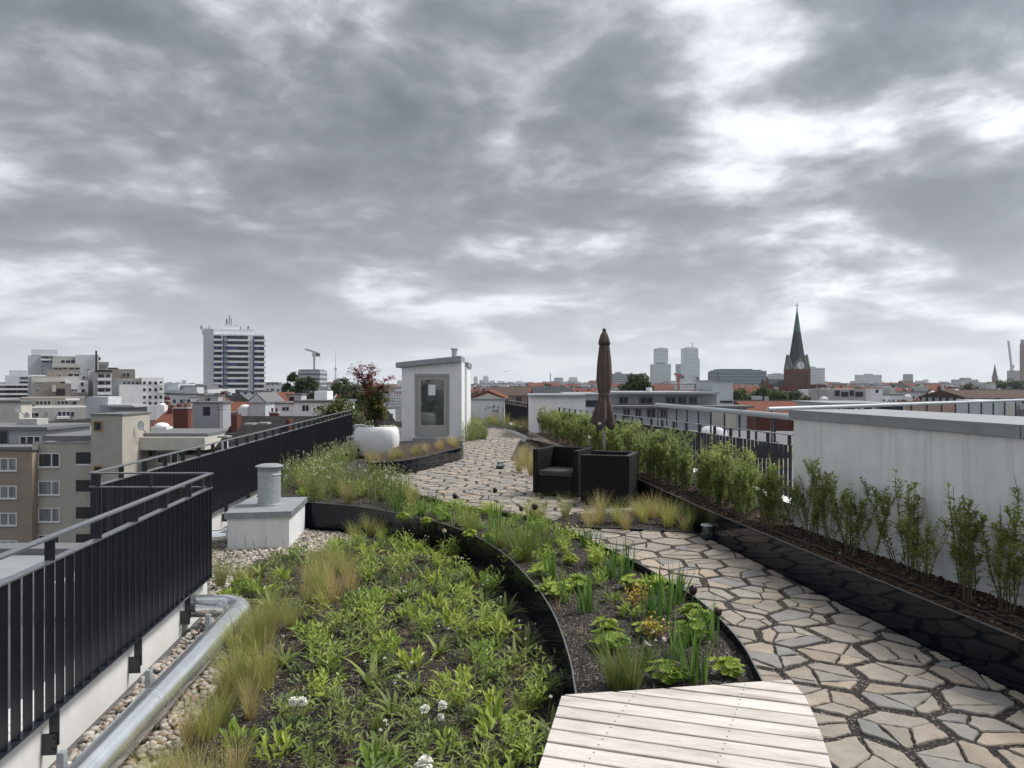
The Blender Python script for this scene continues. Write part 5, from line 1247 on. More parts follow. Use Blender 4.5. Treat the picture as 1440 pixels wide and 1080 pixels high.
t = thing('gable_wall', 'plain cream gable wall house at the far left edge', 'building', (XP(5, 98), 98, GZ)); cpart(t, 'wall', -60, 27, 566, 1000, 98, 2.6, 'cream'); cpart(t, 'coping', -60, 28.5, 563, 566, 97.8, 3.0, 'greyroof')

# stepped terrace complex
def terrace_complex():
    t = thing('terrace_block', 'large stepped concrete terrace housing complex on the left skyline', 'building', (XP(90, 150), 150, GZ))
    def blk(px0, px1, y0, d, dep, m, y1=1000, name='wall'): return cpart(t, name, px0, px1, y0, y1, d, dep, m)
    def wins(x0, x1, y0, y1, d, n=1, m='darkwin'):
        w = (x1-x0)/n
        for i in range(n):
            o = cpart(t, 'window', x0+w*i+.25, x0+w*(i+1)-.25, y0, y1, d-.12, .10, 'wframe'); cpart(o, 'pane', x0+w*i+.7, x0+w*(i+1)-.7, y0+.4, y1-.4, d-.15, .02, m)
    blk(39, 82, 500, 178, 14, 'palegrey'); blk(44, 82, 491.5, 180, 8, 'palegrey', 499.5, 'roof_house'); blk(57, 83, 498.7, 177.2, 1, 'whitec', 500.5, 'balcony'); wins(58, 69, 501.5, 504, 178); wins(71, 74, 501.5, 504, 178)
    blk(57, 74, 504.6, 177, .9, 'whitec', 506.8, 'balcony'); wins(58, 69, 507.3, 510, 178); wins(71, 74, 507.3, 510, 178)
    for y in (513, 519, 525): wins(58, 61.5, y, y+2.6, 178)
    blk(74, 107, 501, 176, 12, 'concrete'); wins(85, 106, 506, 511, 176, 3); blk(73, 114, 511, 171, 1.2, 'concrete', 516, 'balcony'); blk(74, 113, 513, 173, 4, 'concrete')
    wins(75, 95, 516.5, 519.5, 173, 3); wins(97, 113, 516.5, 519.5, 173, 2)
    blk(106, 139, 499, 174, 12, 'palegrey'); blk(138, 152, 511, 175, 8, 'concrete'); blk(139, 153, 509, 174, 1, 'brownc', 514, 'balcony'); wins(138, 142, 502, 507, 174.9); cpart(t, 'flue', 134, 136.5, 493, 522, 173.4, .4, 'darkroof')
    wins(122, 127, 518.5, 521, 174)
    blk(66, 113, 521, 168, 10, 'brownc'); wins(66.5, 71, 526, 528, 168); wins(95, 112, 525, 530, 168, 2); wins(82, 86, 525.5, 530, 168)
    blk(40, 64, 527.3, 163, 1, 'whitec', 530, 'balcony'); blk(40, 66, 530, 164.5, 8, 'palegrey'); wins(41, 63, 530.4, 531.6, 164.4)
    blk(44, 96, 531, 160, 1.2, 'cream', 536.8, 'balcony'); blk(44, 124, 529, 162, 10, 'concrete'); wins(49, 62, 537.5, 540, 160); wins(84, 92, 535, 540, 161.9); wins(101, 110, 536, 541, 161.9); wins(115, 120, 528.8, 533, 161.9)
    blk(51, 100, 539, 154, 8, 'brownc'); wins(52, 56, 546, 548, 154); wins(62, 65, 546.5, 548.6, 154); cpart(t, 'loggia_shade', 79, 91.5, 546.5, 556, 153.9, .05, 'dark'); blk(73, 78.5, 541, 153, 1, 'cream', 551, 'screen')  # the open storey is a dark plate, its shade put in as colour
    blk(92, 124, 535, 155, 8, 'whitec'); wins(113, 118, 537, 543, 155); wins(100, 109, 547, 550.5, 155, 2); wins(114, 120, 547, 552, 155); blk(99, 123, 552, 154, 1, 'brownc', 557, 'balcony')
    blk(124, 132, 520, 158, 12, 'concrete'); blk(131, 157.5, 522, 152, 10, 'concrete'); cpart(t, 'roof_edge', 134, 158, 520.5, 522.5, 151.5, 10.5, 'darkroof')
    for y in (526, 536, 546): wins(137.5, 147, y, y+5.3, 152); wins(148, 156, y, y+5.3, 152); blk(137, 157, y+5.4, 151, 1, 'whitec', y+9.2, 'balcony')
    blk(152, 190, 519, 190, 10, 'brownc'); blk(152, 166, 517, 192, 6, 'slate', 520, 'roof_house'); wins(172, 183, 524, 530, 190, 2); blk(157.5, 215, 532, 162, 10, 'brownc', 536, 'fascia'); blk(158, 215, 535.5, 162.5, 10, 'palegrey'); wins(172, 214, 537, 540.5, 162.4, 7)
    blk(168, 200, 541, 158, 6, 'whitec'); blk(200, 230.5, 531, 160, 9, 'whitec')
    for y in (536, 545.5, 556, 565):
        for x in (200.5, 208.5, 216.5, 224): wins(x, x+5, y, y+5, 160)
    for y in (533.5, 543.5): blk(223, 231, y+5.4, 159, 1, 'whitec', y+9, 'balcony')
    blk(27, 120, 559, 128, 10, 'brownc'); wins(50, 72, 563.5, 569.5, 128, 4); wins(80, 96, 563.5, 568.5, 128, 3); wins(101, 108.5, 564, 571, 128); blk(92, 112, 560, 127.5, .4, 'whitec', 563, 'fascia'); blk(49, 117, 569.8, 126.5, 1, 'cream', 572, 'balcony')
    blk(30, 121, 573, 122, 10, 'concrete'); wins(81, 105, 578.5, 585.5, 122, 4); wins(41, 55, 580, 586, 122, 2); wins(65, 67.5, 579, 585, 122); blk(80, 98, 585.5, 121, 1, 'whitec', 589, 'balcony')
FACE[0] = math.atan(610/1080); terrace_complex(); FACE[0] = 0.0
t = thing('roof_structure', 'pale grey plant room above the beige stair tower', 'building', (XP(140, 100), 100, GZ)); cpart(t, 'wall', 123, 152, 558, 1000, 100, 3.5, 'palegrey'); cpart(t, 'low_wall', 140, 186, 569, 1000, 99, 4, 'greyblue'); cpart(t, 'roof', 148, 190, 571, 573, 98, 6, 'lightroof')
def banded():
    d = 190; t = thing('banded_block', 'white banded apartment block at the far left below the terraces', 'building', (XP(20, d), d, GZ))
    cpart(t, 'wall', -60, 45, 541, 1000, d, 14, 'greyroof'); cpart(t, 'upper_wall', 7, 40, 528, 541, d+1, 12, 'palegrey'); cpart(t, 'roof_house', 13, 38, 521, 528, d+2, 8, 'palegrey')
    for y in (539.5, 546, 553, 559.5): cpart(t, 'band', -60, 44.5, y, y+2.6, d-1.2, 1.1, 'whitec')
    for y in (542.8, 549.4, 556): 
        for x in (-20, -8, 8, 16, 25, 33.5): cpart(t, 'window', x, x+7.5, y, y+2.6, d-.1, .08, 'darkwin')
    for y in (530.5, 536.5): cpart(t, 'window', 28, 39, y, y+2.4, d+.9, .08, 'darkwin')
FACE[0] = math.atan(690/1080); banded(); FACE[0] = 0.0

# high-rise with blue balconies
def highrise():
    d = 410.0; t = thing('tower_block', 'tall white tower block with rows of balconies and blue stripes', 'building', (XP(330, d), d, GZ))
    cpart(t, 'wall', 289, 369.5, 470, 640, d, 26, 'whitec'); cpart(t, 'end_wall', 288.5, 301, 463, 640, d-1.5, 28, 'palegrey'); cpart(t, 'attic', 289, 358, 463, 470, d+2, 18, 'whitec'); cpart(t, 'plant_room', 320, 339, 456.5, 463, d+4, 10, 'whitec')
    for x in (312.5, 352.5): cpart(t, 'blue_stripe', x, x+1.4, 472, 640, d-2.2, 2.1, 'blue')
    for i in range(14):
        y = 472+7.65*i
        for x0, x1 in ((301.5, 312), (319.5, 347.5), (355.3, 369.5)):
            cpart(t, 'window', x0+.3, x1-.3, y+.1, y+4.7, d-.5, .4, 'darkwin'); b = cpart(t, 'balcony', x0-.7, x1+.7, y+4.7, y+7.5, d-2.0, 1.9, 'whitec')
            if (i*7+int(x0)) % 3 == 0: cpart(b, 'blue_screen', x0+.5, x0+(x1-x0)*.45, y+.6, y+4.6, d-1.8, .1, 'blue')
        cpart(t, 'link_slab', 315, 319, y+.5, y+2.0, d-1.4, 1.3, 'blue')
    for px, y0, r in ((328.5, 443, .25), (325, 449, .5), (292, 459, .5), (302, 458, .2), (343, 459, .4), (353.5, 458, .5), (331, 447, .2)): x, _, z = P(px, y0, d+6); MB().tube([(x, d+6, ZP(463, d)), (x, d+6, z)], r, 6).build('aerial', M['greyroof'], t)
    t.rotation_euler = (0, 0, math.radians(19))
highrise()

# generic helpers for far things
def simple(name, label, cat, boxes, d, group=None):
    t = thing(name, label, cat, (XP((boxes[0][1]+boxes[0][2])/2, d), d, GZ), group)
    for (nm, a, b, y0, y1, dd, dep, m) in boxes: cpart(t, nm, a, b, y0, y1, d+dd, dep, m)
    return t
simple('office_block', 'long low grey hall left of the white tower block', 'building', [('wall', 228, 292, 548, 640, 0, 30, 'palegrey'), ('window_band', 230, 290, 552.5, 554.5, -.2, .1, 'darkwin'), ('roof_house', 230, 251, 540, 548, 4, 16, 'palegrey'), ('roof_house', 254, 291, 542, 548, 5, 12, 'greyroof')], 300)
simple('office_block', 'slim glassy office block beside the tower crane', 'building', [('wall', 419, 450, 521, 640, 0, 20, 'f_bands'), ('wall', 421, 449, 519.5, 521, 2, 15, 'greyroof')], 520)
simple('office_block', 'pale low block right of the white tower block', 'building', [('wall', 371, 397, 541, 640, 0, 20, 'f_white')], 380)
def crane(label, px, ytop, ybase, d, jl, jr, lean=0, col=(.45, .45, .46)):
    m = mat('crane_paint', col, .6, .1); x, y, z0 = P(px, ybase, d); z1 = ZP(ytop, d); t = thing('tower_crane', label, 'crane', (x, y, z0)); w = 1.1*d/500
    MB().beam((x, y, GZ), (x, y, z1), w, w).build('mast', m, t); a, b = P(px-jl, ytop-lean, d), P(px+jr, ytop+lean*jr/max(jl, 1), d)
    MB().beam(a, (x, y, z1), w*.8, w*1.1).build('jib', m, t); MB().beam((x, y, z1), b, w*.8, w*1.1).build('counter_jib', m, t); MB().box((b[0], b[1], b[2]-w), (w*2.5, w, w*2)).build('counterweight', M['greyroof'], t); MB().box((x, y-w, z1-w*1.5), (w*1.6, w*1.6, w*2)).build('cab', m, t)
crane('pale tower crane between the tower block and the hut', 442, 495, 540, 560, 13, 5, 4)
crane('thin white luffing crane near the right frame edge', 1422, 512, 540, 1500, 4, 2, 33, (.6, .6, .6))
crane('red tower crane between the twin high-rises', 954, 527, 550, 700, 6, 5, 1, (.4, .08, .05))
crane('grey tower crane before the right twin high-rise', 976, 530, 550, 900, 5, 4, 0)
def tv_tower():
    d = 7000; x, y, _ = P(472, 540, d); t = thing('television_tower', 'far thin television tower with a ball', 'tower', (x, y, GZ)); z = lambda py: ZP(py, d)
    MB().lathe([(12, GZ), (5.5, z(525)), (4.5, z(518))], (x, y, 0), 16).build('shaft', M['palegrey'], t); MB().ball((x, y, z(518.5)), 16, 16, 10).build('ball', M['palegrey'], t, True); MB().lathe([(4, z(516.5)), (2.5, z(505)), (1, z(492))], (x, y, 0), 10).build('antenna', M['greyroof'], t)
tv_tower()
# skyline in the middle
for i, (a, b, y0, m, lab) in enumerate(((666, 671.5, 528.5, 'f_tower', 'slim far tower right behind the hut edge'), (679, 687, 528.5, 'f_tower', 'far rounded tower second from the hut'), (687.5, 696.5, 535, 'f_grey', 'far grey block beside the rounded tower'), (699, 711, 536, 'f_white', 'far pale block left of the sky gap'), (717, 723, 538, 'f_white', 'small far block between two wider pale blocks'), (724.5, 736, 535.5, 'f_tower', 'far wide pale block before the thin crane'))):
    t = simple('far_tower', lab, 'building', [('wall', a, b, y0+2, 620, 0, 60, m), ('crown', a+1.2, b-1.2, y0, y0+2, 8, 40, m)], 5200+i*60)
simple('industrial_block', 'long grey block with a chimney in the middle of the skyline', 'building', [('wall', 772, 814, 536.5, 620, 0, 40, 'f_grey'), ('upper_wall', 780, 792, 531, 536.5, 6, 20, 'f_grey'), ('upper_wall', 801, 812, 530.5, 536.5, 6, 20, 'f_white'), ('chimney', 773.5, 774.9, 525, 536.5, 3, 3, 'palegrey')], 1600)
simple('office_block', 'long pale office block behind the parasol', 'building', [('wall', 862, 905, 525.5, 620, 0, 30, 'f_bands'), ('roof_house', 866, 874, 523, 525.5, 5, 10, 'f_grey')], 1100)
simple('high_rise', 'left of the twin high-rises, stepped with a wider foot', 'building', [('wall', 922, 939.5, 490, 560, 6, 30, 'f_tower'), ('lower_wall', 919, 943.5, 512, 620, 0, 50, 'f_tower'), ('recess_band', 922.5, 935, 510.3, 511.7, 5.6, .3, 'darkwin'), ('roof_house', 926, 936, 488.8, 490, 10, 16, 'palegrey')], 2050)
t = simple('high_rise', 'right of the twin high-rises, smooth and pale with a thin mast', 'building', [('wall', 962, 982, 489.5, 620, 0, 40, 'f_tower'), ('side_wing', 980, 984, 504, 620, 8, 30, 'f_tower'), ('roof_house', 965, 979, 488, 489.5, 8, 20, 'palegrey')], 2050); x, y, z = P(973.5, 481, 2060); MB().tube([(x, y, ZP(489, 2060)), (x, y, z)], .9, 6).build('mast', M['greyroof'], t)
simple('office_tower', 'shorter grey tower between the twin high-rises', 'building', [('wall', 953, 963, 512, 620, 0, 30, 'f_bands')], 2300)
simple('glass_block', 'long low green glass block left of the church', 'building', [('wall', 1011, 1071, 520, 560, 0, 40, 'f_glass'), ('glazed_end', 1004.5, 1011, 522, 560, 2, 30, 'f_glass'), ('side_wing', 1071, 1078, 521.5, 560, 6, 20, 'f_glass'), ('roof', 1013, 1058, 518.8, 520, 4, 30, 'greyroof')], 900)
simple('far_block', 'pale block just left of the church tower', 'building', [('wall', 1086, 1106, 526, 560, 0, 20, 'f_white'), ('roof_house', 1089, 1099, 524.5, 526, 4, 8, 'palegrey')], 1000)
simple('apartment_tower', 'grey apartment tower right behind the church tower', 'building', [('wall', 1136, 1160, 517.5, 620, 0, 20, 'f_white'), ('side_wing', 1138, 1147, 515.5, 517.5, 4, 10, 'f_grey')], 820)
simple('high_rise', 'brown high-rise cut by the right frame edge', 'building', [('wall', 1435.5, 1475, 484, 620, 0, 3, 'f_brown'), ('roof_house', 1436, 1470, 477.5, 484, .5, 2, 'f_grey')], 1300)
simple('far_block', 'low dark block at the foot of the luffing crane', 'building', [('wall', 1419, 1440, 521, 560, 0, 6, 'f_grey')], 1400)
simple('far_block', 'wide pale block far right of the church', 'building', [('wall', 1204, 1240, 527, 560, 0, 8, 'f_white'), ('roof_house', 1216, 1228, 525.5, 527, 2, 5, 'f_grey')], 1900)
simple('far_block', 'small grey block standing alone on the right skyline', 'building', [('wall', 1272, 1284, 526, 560, 0, 8, 'f_grey')], 1900)
x, y, _ = P(1399, 540, 1800); t = thing('church_spire', 'tiny far spire near the right edge', 'church', (x, y, GZ)); MB().box((x, y, GZ/2+ZP(529, 1800)/2), (9, 9, ZP(529, 1800)-GZ)).build('tower', M['brick'], t); MB().lathe([(5.5, ZP(529, 1800)), (.2, ZP(512, 1800))], (x, y, 0), 8).build('spire', M['slate'], t)

# church
def church():
    d = 570.0; x, y, _ = P(1126, 540, d); t = thing('church', 'brick church with a tall dark green pointed spire', 'church', (x, y, GZ)); z = lambda py: ZP(py, d); k = d/FOC; w = 28*k
    MB().box((x, y+w/2, (GZ+z(519))/2), (w, w, z(519)-GZ)).build('tower', M['brick'], t)
    for px in (1110.5, 1137.5): cpart(t, 'buttress', px-2, px+2, 523, 640, d-1.2, 3, 'brick')
    for i, px in enumerate((1119.5, 1124, 1128.5)): cpart(t, 'belfry_window', px-1.3, px+1.3, 525.5, 534, d-.15, .12, 'dark')
    hw = 12.2*k
    for (ax, ay) in ((0, -1), (1, 0), (-1, 0), (0, 1)):
        cx, cy = x+ax*(w/2-.3), y+w/2+ay*(w/2-.3); tx, ty = -ay, ax; g = hw*.98
        base, apex = z(519), z(499); A, B, Tp = (cx-tx*g, cy-ty*g, base), (cx+tx*g, cy+ty*g, base), (cx, cy, apex); inn = [(px_-ax*2.2, py_-ay*2.2, pz) for px_, py_, pz in (A, B, Tp)]
        gb = MB().add([A, B, Tp]+inn, [(0, 1, 2), (5, 4, 3), (0, 3, 4, 1), (1, 4, 5, 2), (2, 5, 3, 0)]).build('gable', M['brownc'], t)
        MB().beam(A, (Tp[0]+ax*.3, Tp[1]+ay*.3, Tp[2]+.4), 1.0, 1.0).build('gable_edge', M['copper'], t); MB().beam(B, (Tp[0]+ax*.3, Tp[1]+ay*.3, Tp[2]+.4), 1.0, 1.0).build('gable_edge', M['copper'], t)
        if ay == -1:
            c = MB(); cz = z(514); n = 24; c.v = [(cx+2.6*math.cos(2*math.pi*i/n), cy-.25, cz+2.6*math.sin(2*math.pi*i/n)) for i in range(n)]+[(cx+2.6*math.cos(2*math.pi*i/n), cy+.1, cz+2.6*math.sin(2*math.pi*i/n)) for i in range(n)]
            c.f = [tuple(range(n))]+[(i, (i+1) % n, n+(i+1) % n, n+i) for i in range(n)]; cl = c.build('clock_face', M['whitec'], t)
            MB().beam((cx, cy-.35, cz), (cx+.5, cy-.35, cz+2.0), .2, .3).beam((cx, cy-.42, cz), (cx+1.3, cy-.42, cz-.5), .2, .35).build('clock_hands', M['dark'], cl)
    MB().lathe([(hw*1.08, z(513)), (hw*.93, z(503)), (hw*.62, z(480)), (hw*.44, z(466))], (x, y+w/2, 0), 8).build('spire', M['slate'], t)
    MB().lathe([(hw*.445, z(466)), (hw*.08, z(436)), (.15, z(432))], (x, y+w/2, 0), 8).build('spire_top', M['copper'], t)
    cr = MB(); cr.tube([(x, y+w/2, z(434)), (x, y+w/2, z(425))], .22, 6).beam((x-1.2, y+w/2, z(428.5)), (x+1.2, y+w/2, z(428.5)), .3, .4).build('cross', M['dark'], t)
    MB().ball((x, y+w/2, z(433)), .6).build('orb', M['copper'], t, True)
    # nave beside the tower
    xa, xb = XP(1083, d), XP(1112, d); ya, yb = d+2, d+30; zr, ze = z(533), z(549)
    MB().bx(xa, xb, ya+1, yb-1, GZ, ze).build('nave_wall', M['brick'], t)
    MB().add([(xa-.5, ya, ze), (xb, ya, ze), (xb, yb, ze), (xa-.5, yb, ze), (xa-.5, (ya+yb)/2, zr), (xb, (ya+yb)/2, zr)], [(0, 1, 5, 4), (2, 3, 4, 5), (3, 0, 4), (1, 2, 5), (3, 2, 1, 0)]).build('nave_roof', M['slate'], t)
    cpart(t, 'turret', 1076.5, 1081, 537, 640, d+3, 3, 'brick'); xx, yy, _ = P(1078.8, 540, d+4.5); MB().lathe([(1.7, z(537)), (.1, z(529))], (xx, yy, 0), 8).build('turret_spire', M['brick'], t)
    cpart(t, 'transept', 1113, 1133, 541, 640, d-6, 6, 'slate')
church()

# neighbouring roofs on the right
NT = struct('neighbour_roof', MB().prism([(3.32, 7.6), (26, 7.6), (26, 27), (3.32, 31)], GZ, -.12), M['greyroof'])
def pipe_rail(label, A, B, zt, r, zb, sp, low=True):
    A, B = Vector((*A, 0)), Vector((*B, 0)); L = (B-A).length; u = (B-A)/L; t = thing('pipe_railing', label, 'railing', (A.x, A.y, zb)); up = lambda p, z: (p.x, p.y, z)
    MB().tube([up(A, zt), up(B, zt)], r, 14).build('handrail', M['galv_matt'], t, 'auto')
    n = max(2, int(L/sp))
    for i in range(n+1): p = A+u*(L*(i+.15)/(n+.3)); MB().beam(up(p, zb), up(p, zt-r*.5), .035, .035).build('post', M['anthracite'], t)
    if low: MB().tube([up(A, (zt+zb)/2-.1), up(B, (zt+zb)/2-.1)], .012, 6).build('middle_rail', M['anthracite'], t)
pipe_rail('railing with a thick silver pipe handrail on the neighbouring roof', (4.85, 13.0), (3.95, 21.0), 1.13, .055, -.1, .75, False)
pipe_rail('long thin grey pipe railing across the neighbouring roof at the right', (5.9, 17.7), (19.5, 28.5), 1.12, .05, -.1, 1.0, False)
tag(MB().prism([G(1000, 640, -.1), G(1108, 660, -.1), G(1120, 628, -.1), G(1010, 616, -.1)], -.118, -.10).build('sedum_mat', M['sedum']), 'brownish green roof mat behind the hedge railing', 'roof mat')
def lump(name, label, cat, px, py, d, w, h, m, seed):
    x, _, _ = P(px, py, d); b = MB(); r = random.Random(seed)
    b.lathe([(w*.5, 0), (w*.52, h*.3), (w*.42, h*.75), (w*.2, h), (.01, h*1.02)], (x, d, -.12), 20, lambda a, z: 1+.16*math.sin(3*a+seed)+.08*math.sin(7*a+z*9)); o = b.build(name, m, None, True); tag(o, label, cat)
lump('covered_furniture', 'pale sheet-covered heap on the neighbouring roof below the pipe railing', 'cover', 1000, 600, 24, .9, .5, M['palegrey'], 3)
lump('covered_furniture', 'dark covered heap under the right end of the pipe railing', 'cover', 1085, 600, 19, .8, .4, M['slate'], 5)
simple('roof_shaft', 'beige shaft box on the neighbouring roof below the pipe railing', 'vent', [('box', 1018, 1035, 580, 601, 0, 1.5, 'beige')], 25)
simple('roof_cabinet', 'pale cabinet on the roof edge at the right', 'vent', [('box', 1384, 1427, 563, 586, 0, 2, 'palegrey'), ('door', 1414, 1426, 567, 584, -.05, .04, 'cream')], 31)
def white_offices():
    d = 62.0; t = thing('office_building', 'white two-storey flat-roofed building behind the hedge railing', 'building', (XP(930, d), d, GZ))
    cpart(t, 'upper_wall', 868, 1008, 555, 571, d+3, 10, 'greyblue'); cpart(t, 'roof', 858, 1012, 551.5, 554.5, d+2, 12, 'lightroof'); cpart(t, 'lower_wall', 846, 1050, 574, 1000, d, 14, 'greyblue'); cpart(t, 'terrace_edge', 845, 1060, 571, 574, d-.6, 4, 'greyroof')
    for a, b in ((870, 883), (899, 918), (936, 950), (953, 965), (969, 980)): window(t, a, b, 558, 568, d+3, 'greyroof', 'darkwin', (.5,), False)
    for a, b in ((852, 860), (876, 886), (893, 902), (909, 922), (928, 938)): window(t, a, b, 574.6, 588, d, 'greyroof', 'darkwin', (.5,), False)
    cpart(t, 'stair_block', 1002, 1031, 536, 1000, d+6, 6, 'palegrey'); cpart(t, 'vent_slot', 1013, 1030, 563.5, 566.5, d+5.9, .08, 'dark'); cpart(t, 'stair_roof', 1001, 1032, 534.5, 536, d+5.8, 6.4, 'lightroof')
    x, y, z = P(912.5, 545, d+5); MB().tube([(x, y, ZP(552, d+5)), (x, y, z)], .25, 8).build('flue', M['whitec'], t)
white_offices()
def gabled(label, px0, px1, yr, ye, d, dep, wall, roofm, along=True, wins=(), cat='house', group=None, chim=()):
    """house with a pitched roof; along = ridge runs across the view"""
    t = thing('town_house', label, cat, (XP((px0+px1)/2, d), d, GZ), group); x0, x1 = XP(px0, d), XP(px1, d); zr, ze = ZP(yr, d), ZP(ye, d)
    MB().bx(x0, x1, d, d+dep, GZ, ze).build('wall', M[wall], t); o = .35
    if along:
        ym = d+dep/2; v = [(x0-o, d-o, ze), (x1+o, d-o, ze), (x1+o, d+dep+o, ze), (x0-o, d+dep+o, ze), (x0-o, ym, zr), (x1+o, ym, zr)]; f = [(0, 1, 5, 4), (2, 3, 4, 5), (3, 0, 4), (1, 2, 5), (3, 2, 1, 0)]
    else:
        xm = (x0+x1)/2; v = [(x0-o, d-o, ze), (x1+o, d-o, ze), (x1+o, d+dep+o, ze), (x0-o, d+dep+o, ze), (xm, d-o, zr), (xm, d+dep+o, zr)]; f = [(0, 4, 5, 3), (1, 2, 5, 4), (0, 1, 4), (2, 3, 5), (3, 2, 1, 0)]
    r = MB().add(v, f).build('roof', M[roofm], t)
    if not along: MB().add([(x0, d-o-.03, ze), (x1, d-o-.03, ze), ((x0+x1)/2, d-o-.03, zr-.25), (x0, d-o-.005, ze), (x1, d-o-.005, ze), ((x0+x1)/2, d-o-.005, zr-.25)], [(0, 1, 2), (5, 4, 3), (0, 3, 4, 1), (1, 4, 5, 2), (2, 5, 3, 0)]).build('gable', M[wall], t)
    for a, b, y0, y1 in wins: window(t, a, b, y0, y1, d, 'wframe', 'darkwin', (.5,), False)
    for a, b, y0, m in chim: cpart(r, 'chimney', a, b, y0, ye, d+dep*.35, 1.0, m)
    return t
gabled('dark tiled roof with skylights close behind the long railing', 283, 470, 592, 668, 52, 16, 'brownc', 'darkroof', chim=((325, 333, 583, 'brick'), (402, 407, 590, 'brick')))
for px, py in ((316, 615), (352, 597), (372, 596)): 
    c = P(px, py, 55); tag(MB().box((c[0], c[1], c[2]+.05), (.7, .9, .12)).build('skylight', M['lightroof']), {316: 'lowest pale roof light on the dark tiled roof', 352: 'middle pale roof light along the dark ridge', 372: 'right pale roof light along the dark ridge'}[px], 'skylight')
gabled('red tiled house left of the grey gable house', 305, 347, 566, 583, 135, 12, 'brick', 'redroof', wins=((314, 321, 571, 580),))
gabled('grey dormer gable house with a white roof light', 350, 373, 552, 566, 130, 10, 'palegrey', 'greyroof', False, wins=((358, 362, 565, 569.5),))
gabled('long orange tiled roof near the low grey hall', 259, 304, 560, 574, 190, 14, 'f_beige', 'redroof')
gabled('wide red roof right of the beige house', 213, 283, 577, 601, 128, 14, 'f_beige', 'redroof', chim=((236, 242, 574, 'brick'), (262, 266, 575, 'brick')))
gabled('red gabled house with a beige gable before the crane building', 372, 396, 552, 572, 150, 14, 'brick', 'redroof', False)
simple('flat_house', 'small white flat-roofed house among red roofs', 'building', [('wall', 386, 414, 568, 640, 0, 9, 'whitec'), ('roof', 385, 415, 566, 568, -.3, 9.6, 'greyroof'), ('window', 397, 401, 572.5, 577.5, -.06, .05, 'darkwin'), ('window', 402, 406, 572.5, 577.5, -.06, .05, 'darkwin')], 125)
simple('flat_house', 'long white flat-roofed house behind the far end of the railing', 'building', [('wall', 414, 482, 566, 640, 0, 9, 'whitec'), ('roof', 413, 484, 563, 566, -.3, 9.6, 'greyroof'), ('window', 425, 429, 570, 578, -.06, .05, 'darkwin'), ('window', 430, 434, 570, 578, -.06, .05, 'darkwin'), ('window', 446, 455, 571, 576, -.06, .05, 'darkwin'), ('window', 461, 464, 569, 575, -.06, .05, 'darkwin'), ('roof_house', 442, 460, 550, 563, 4, 4, 'whitec')], 118)
gabled('white gabled house with a red roof right of the hut', 664, 709, 549, 561, 70, 14, 'cream', 'redroof', False)
gabled('long dark roof behind the white gabled house', 690, 742, 544, 556, 150, 14, 'f_brown', 'brownroof'); gabled('red roof section on the middle roofline', 735, 752, 545, 556, 155, 14, 'f_brown', 'redroof'); gabled('black slate roof on the middle roofline', 752, 806, 545, 557, 148, 14, 'f_brown', 'slate')
simple('office_building', 'grey flat block behind the white roof block', 'building', [('wall', 800, 848, 556, 640, 0, 10, 'palegrey'), ('roof', 798, 850, 553.5, 556, -.4, 11, 'lightroof'), ('window', 812, 818, 563, 572, -.06, .05, 'cream'), ('window', 824, 840, 563, 572, -.06, .05, 'darkwin')], 60)
gabled('brick red low roof behind the right pipe railing', 1062, 1160, 566, 582, 95, 14, 'brick', 'redroof')
simple('office_building', 'white block beside the church foot', 'building', [('wall', 1138, 1162, 548, 640, 0, 10, 'whitec')], 260)
simple('office_building', 'grey modern block with dark square openings right of the church', 'building', [('wall', 1162, 1218, 547, 640, 0, 14, 'concrete'), ('opening', 1174, 1181, 549, 557, -.1, .08, 'dark'), ('opening', 1183, 1193, 551, 558, -.1, .08, 'dark'), ('opening', 1195, 1201, 549, 557, -.1, .08, 'dark'), ('opening', 1203, 1214, 551, 558, -.1, .08, 'dark')], 230)
simple('office_building', 'cream flat block with a dark window strip behind the pipe railing', 'building', [('wall', 1170, 1272, 569, 640, 0, 10, 'cream'), ('window_strip', 1236, 1270, 571, 583, -.06, .05, 'darkwin'), ('window', 1186, 1202, 572, 576, -.06, .05, 'darkwin'), ('window', 1216, 1226, 572, 577, -.06, .05, 'darkwin'), ('roof', 1168, 1274, 566.5, 569, -.4, 11, 'lightroof')], 80)
gabled('long dark tiled roof behind the right end of the pipe railing', 1272, 1390, 566, 600, 82, 14, 'brownc', 'brownroof')
gabled('flat curved dark roof near the right edge', 1362, 1470, 549, 560, 150, 18, 'f_grey', 'brownroof')

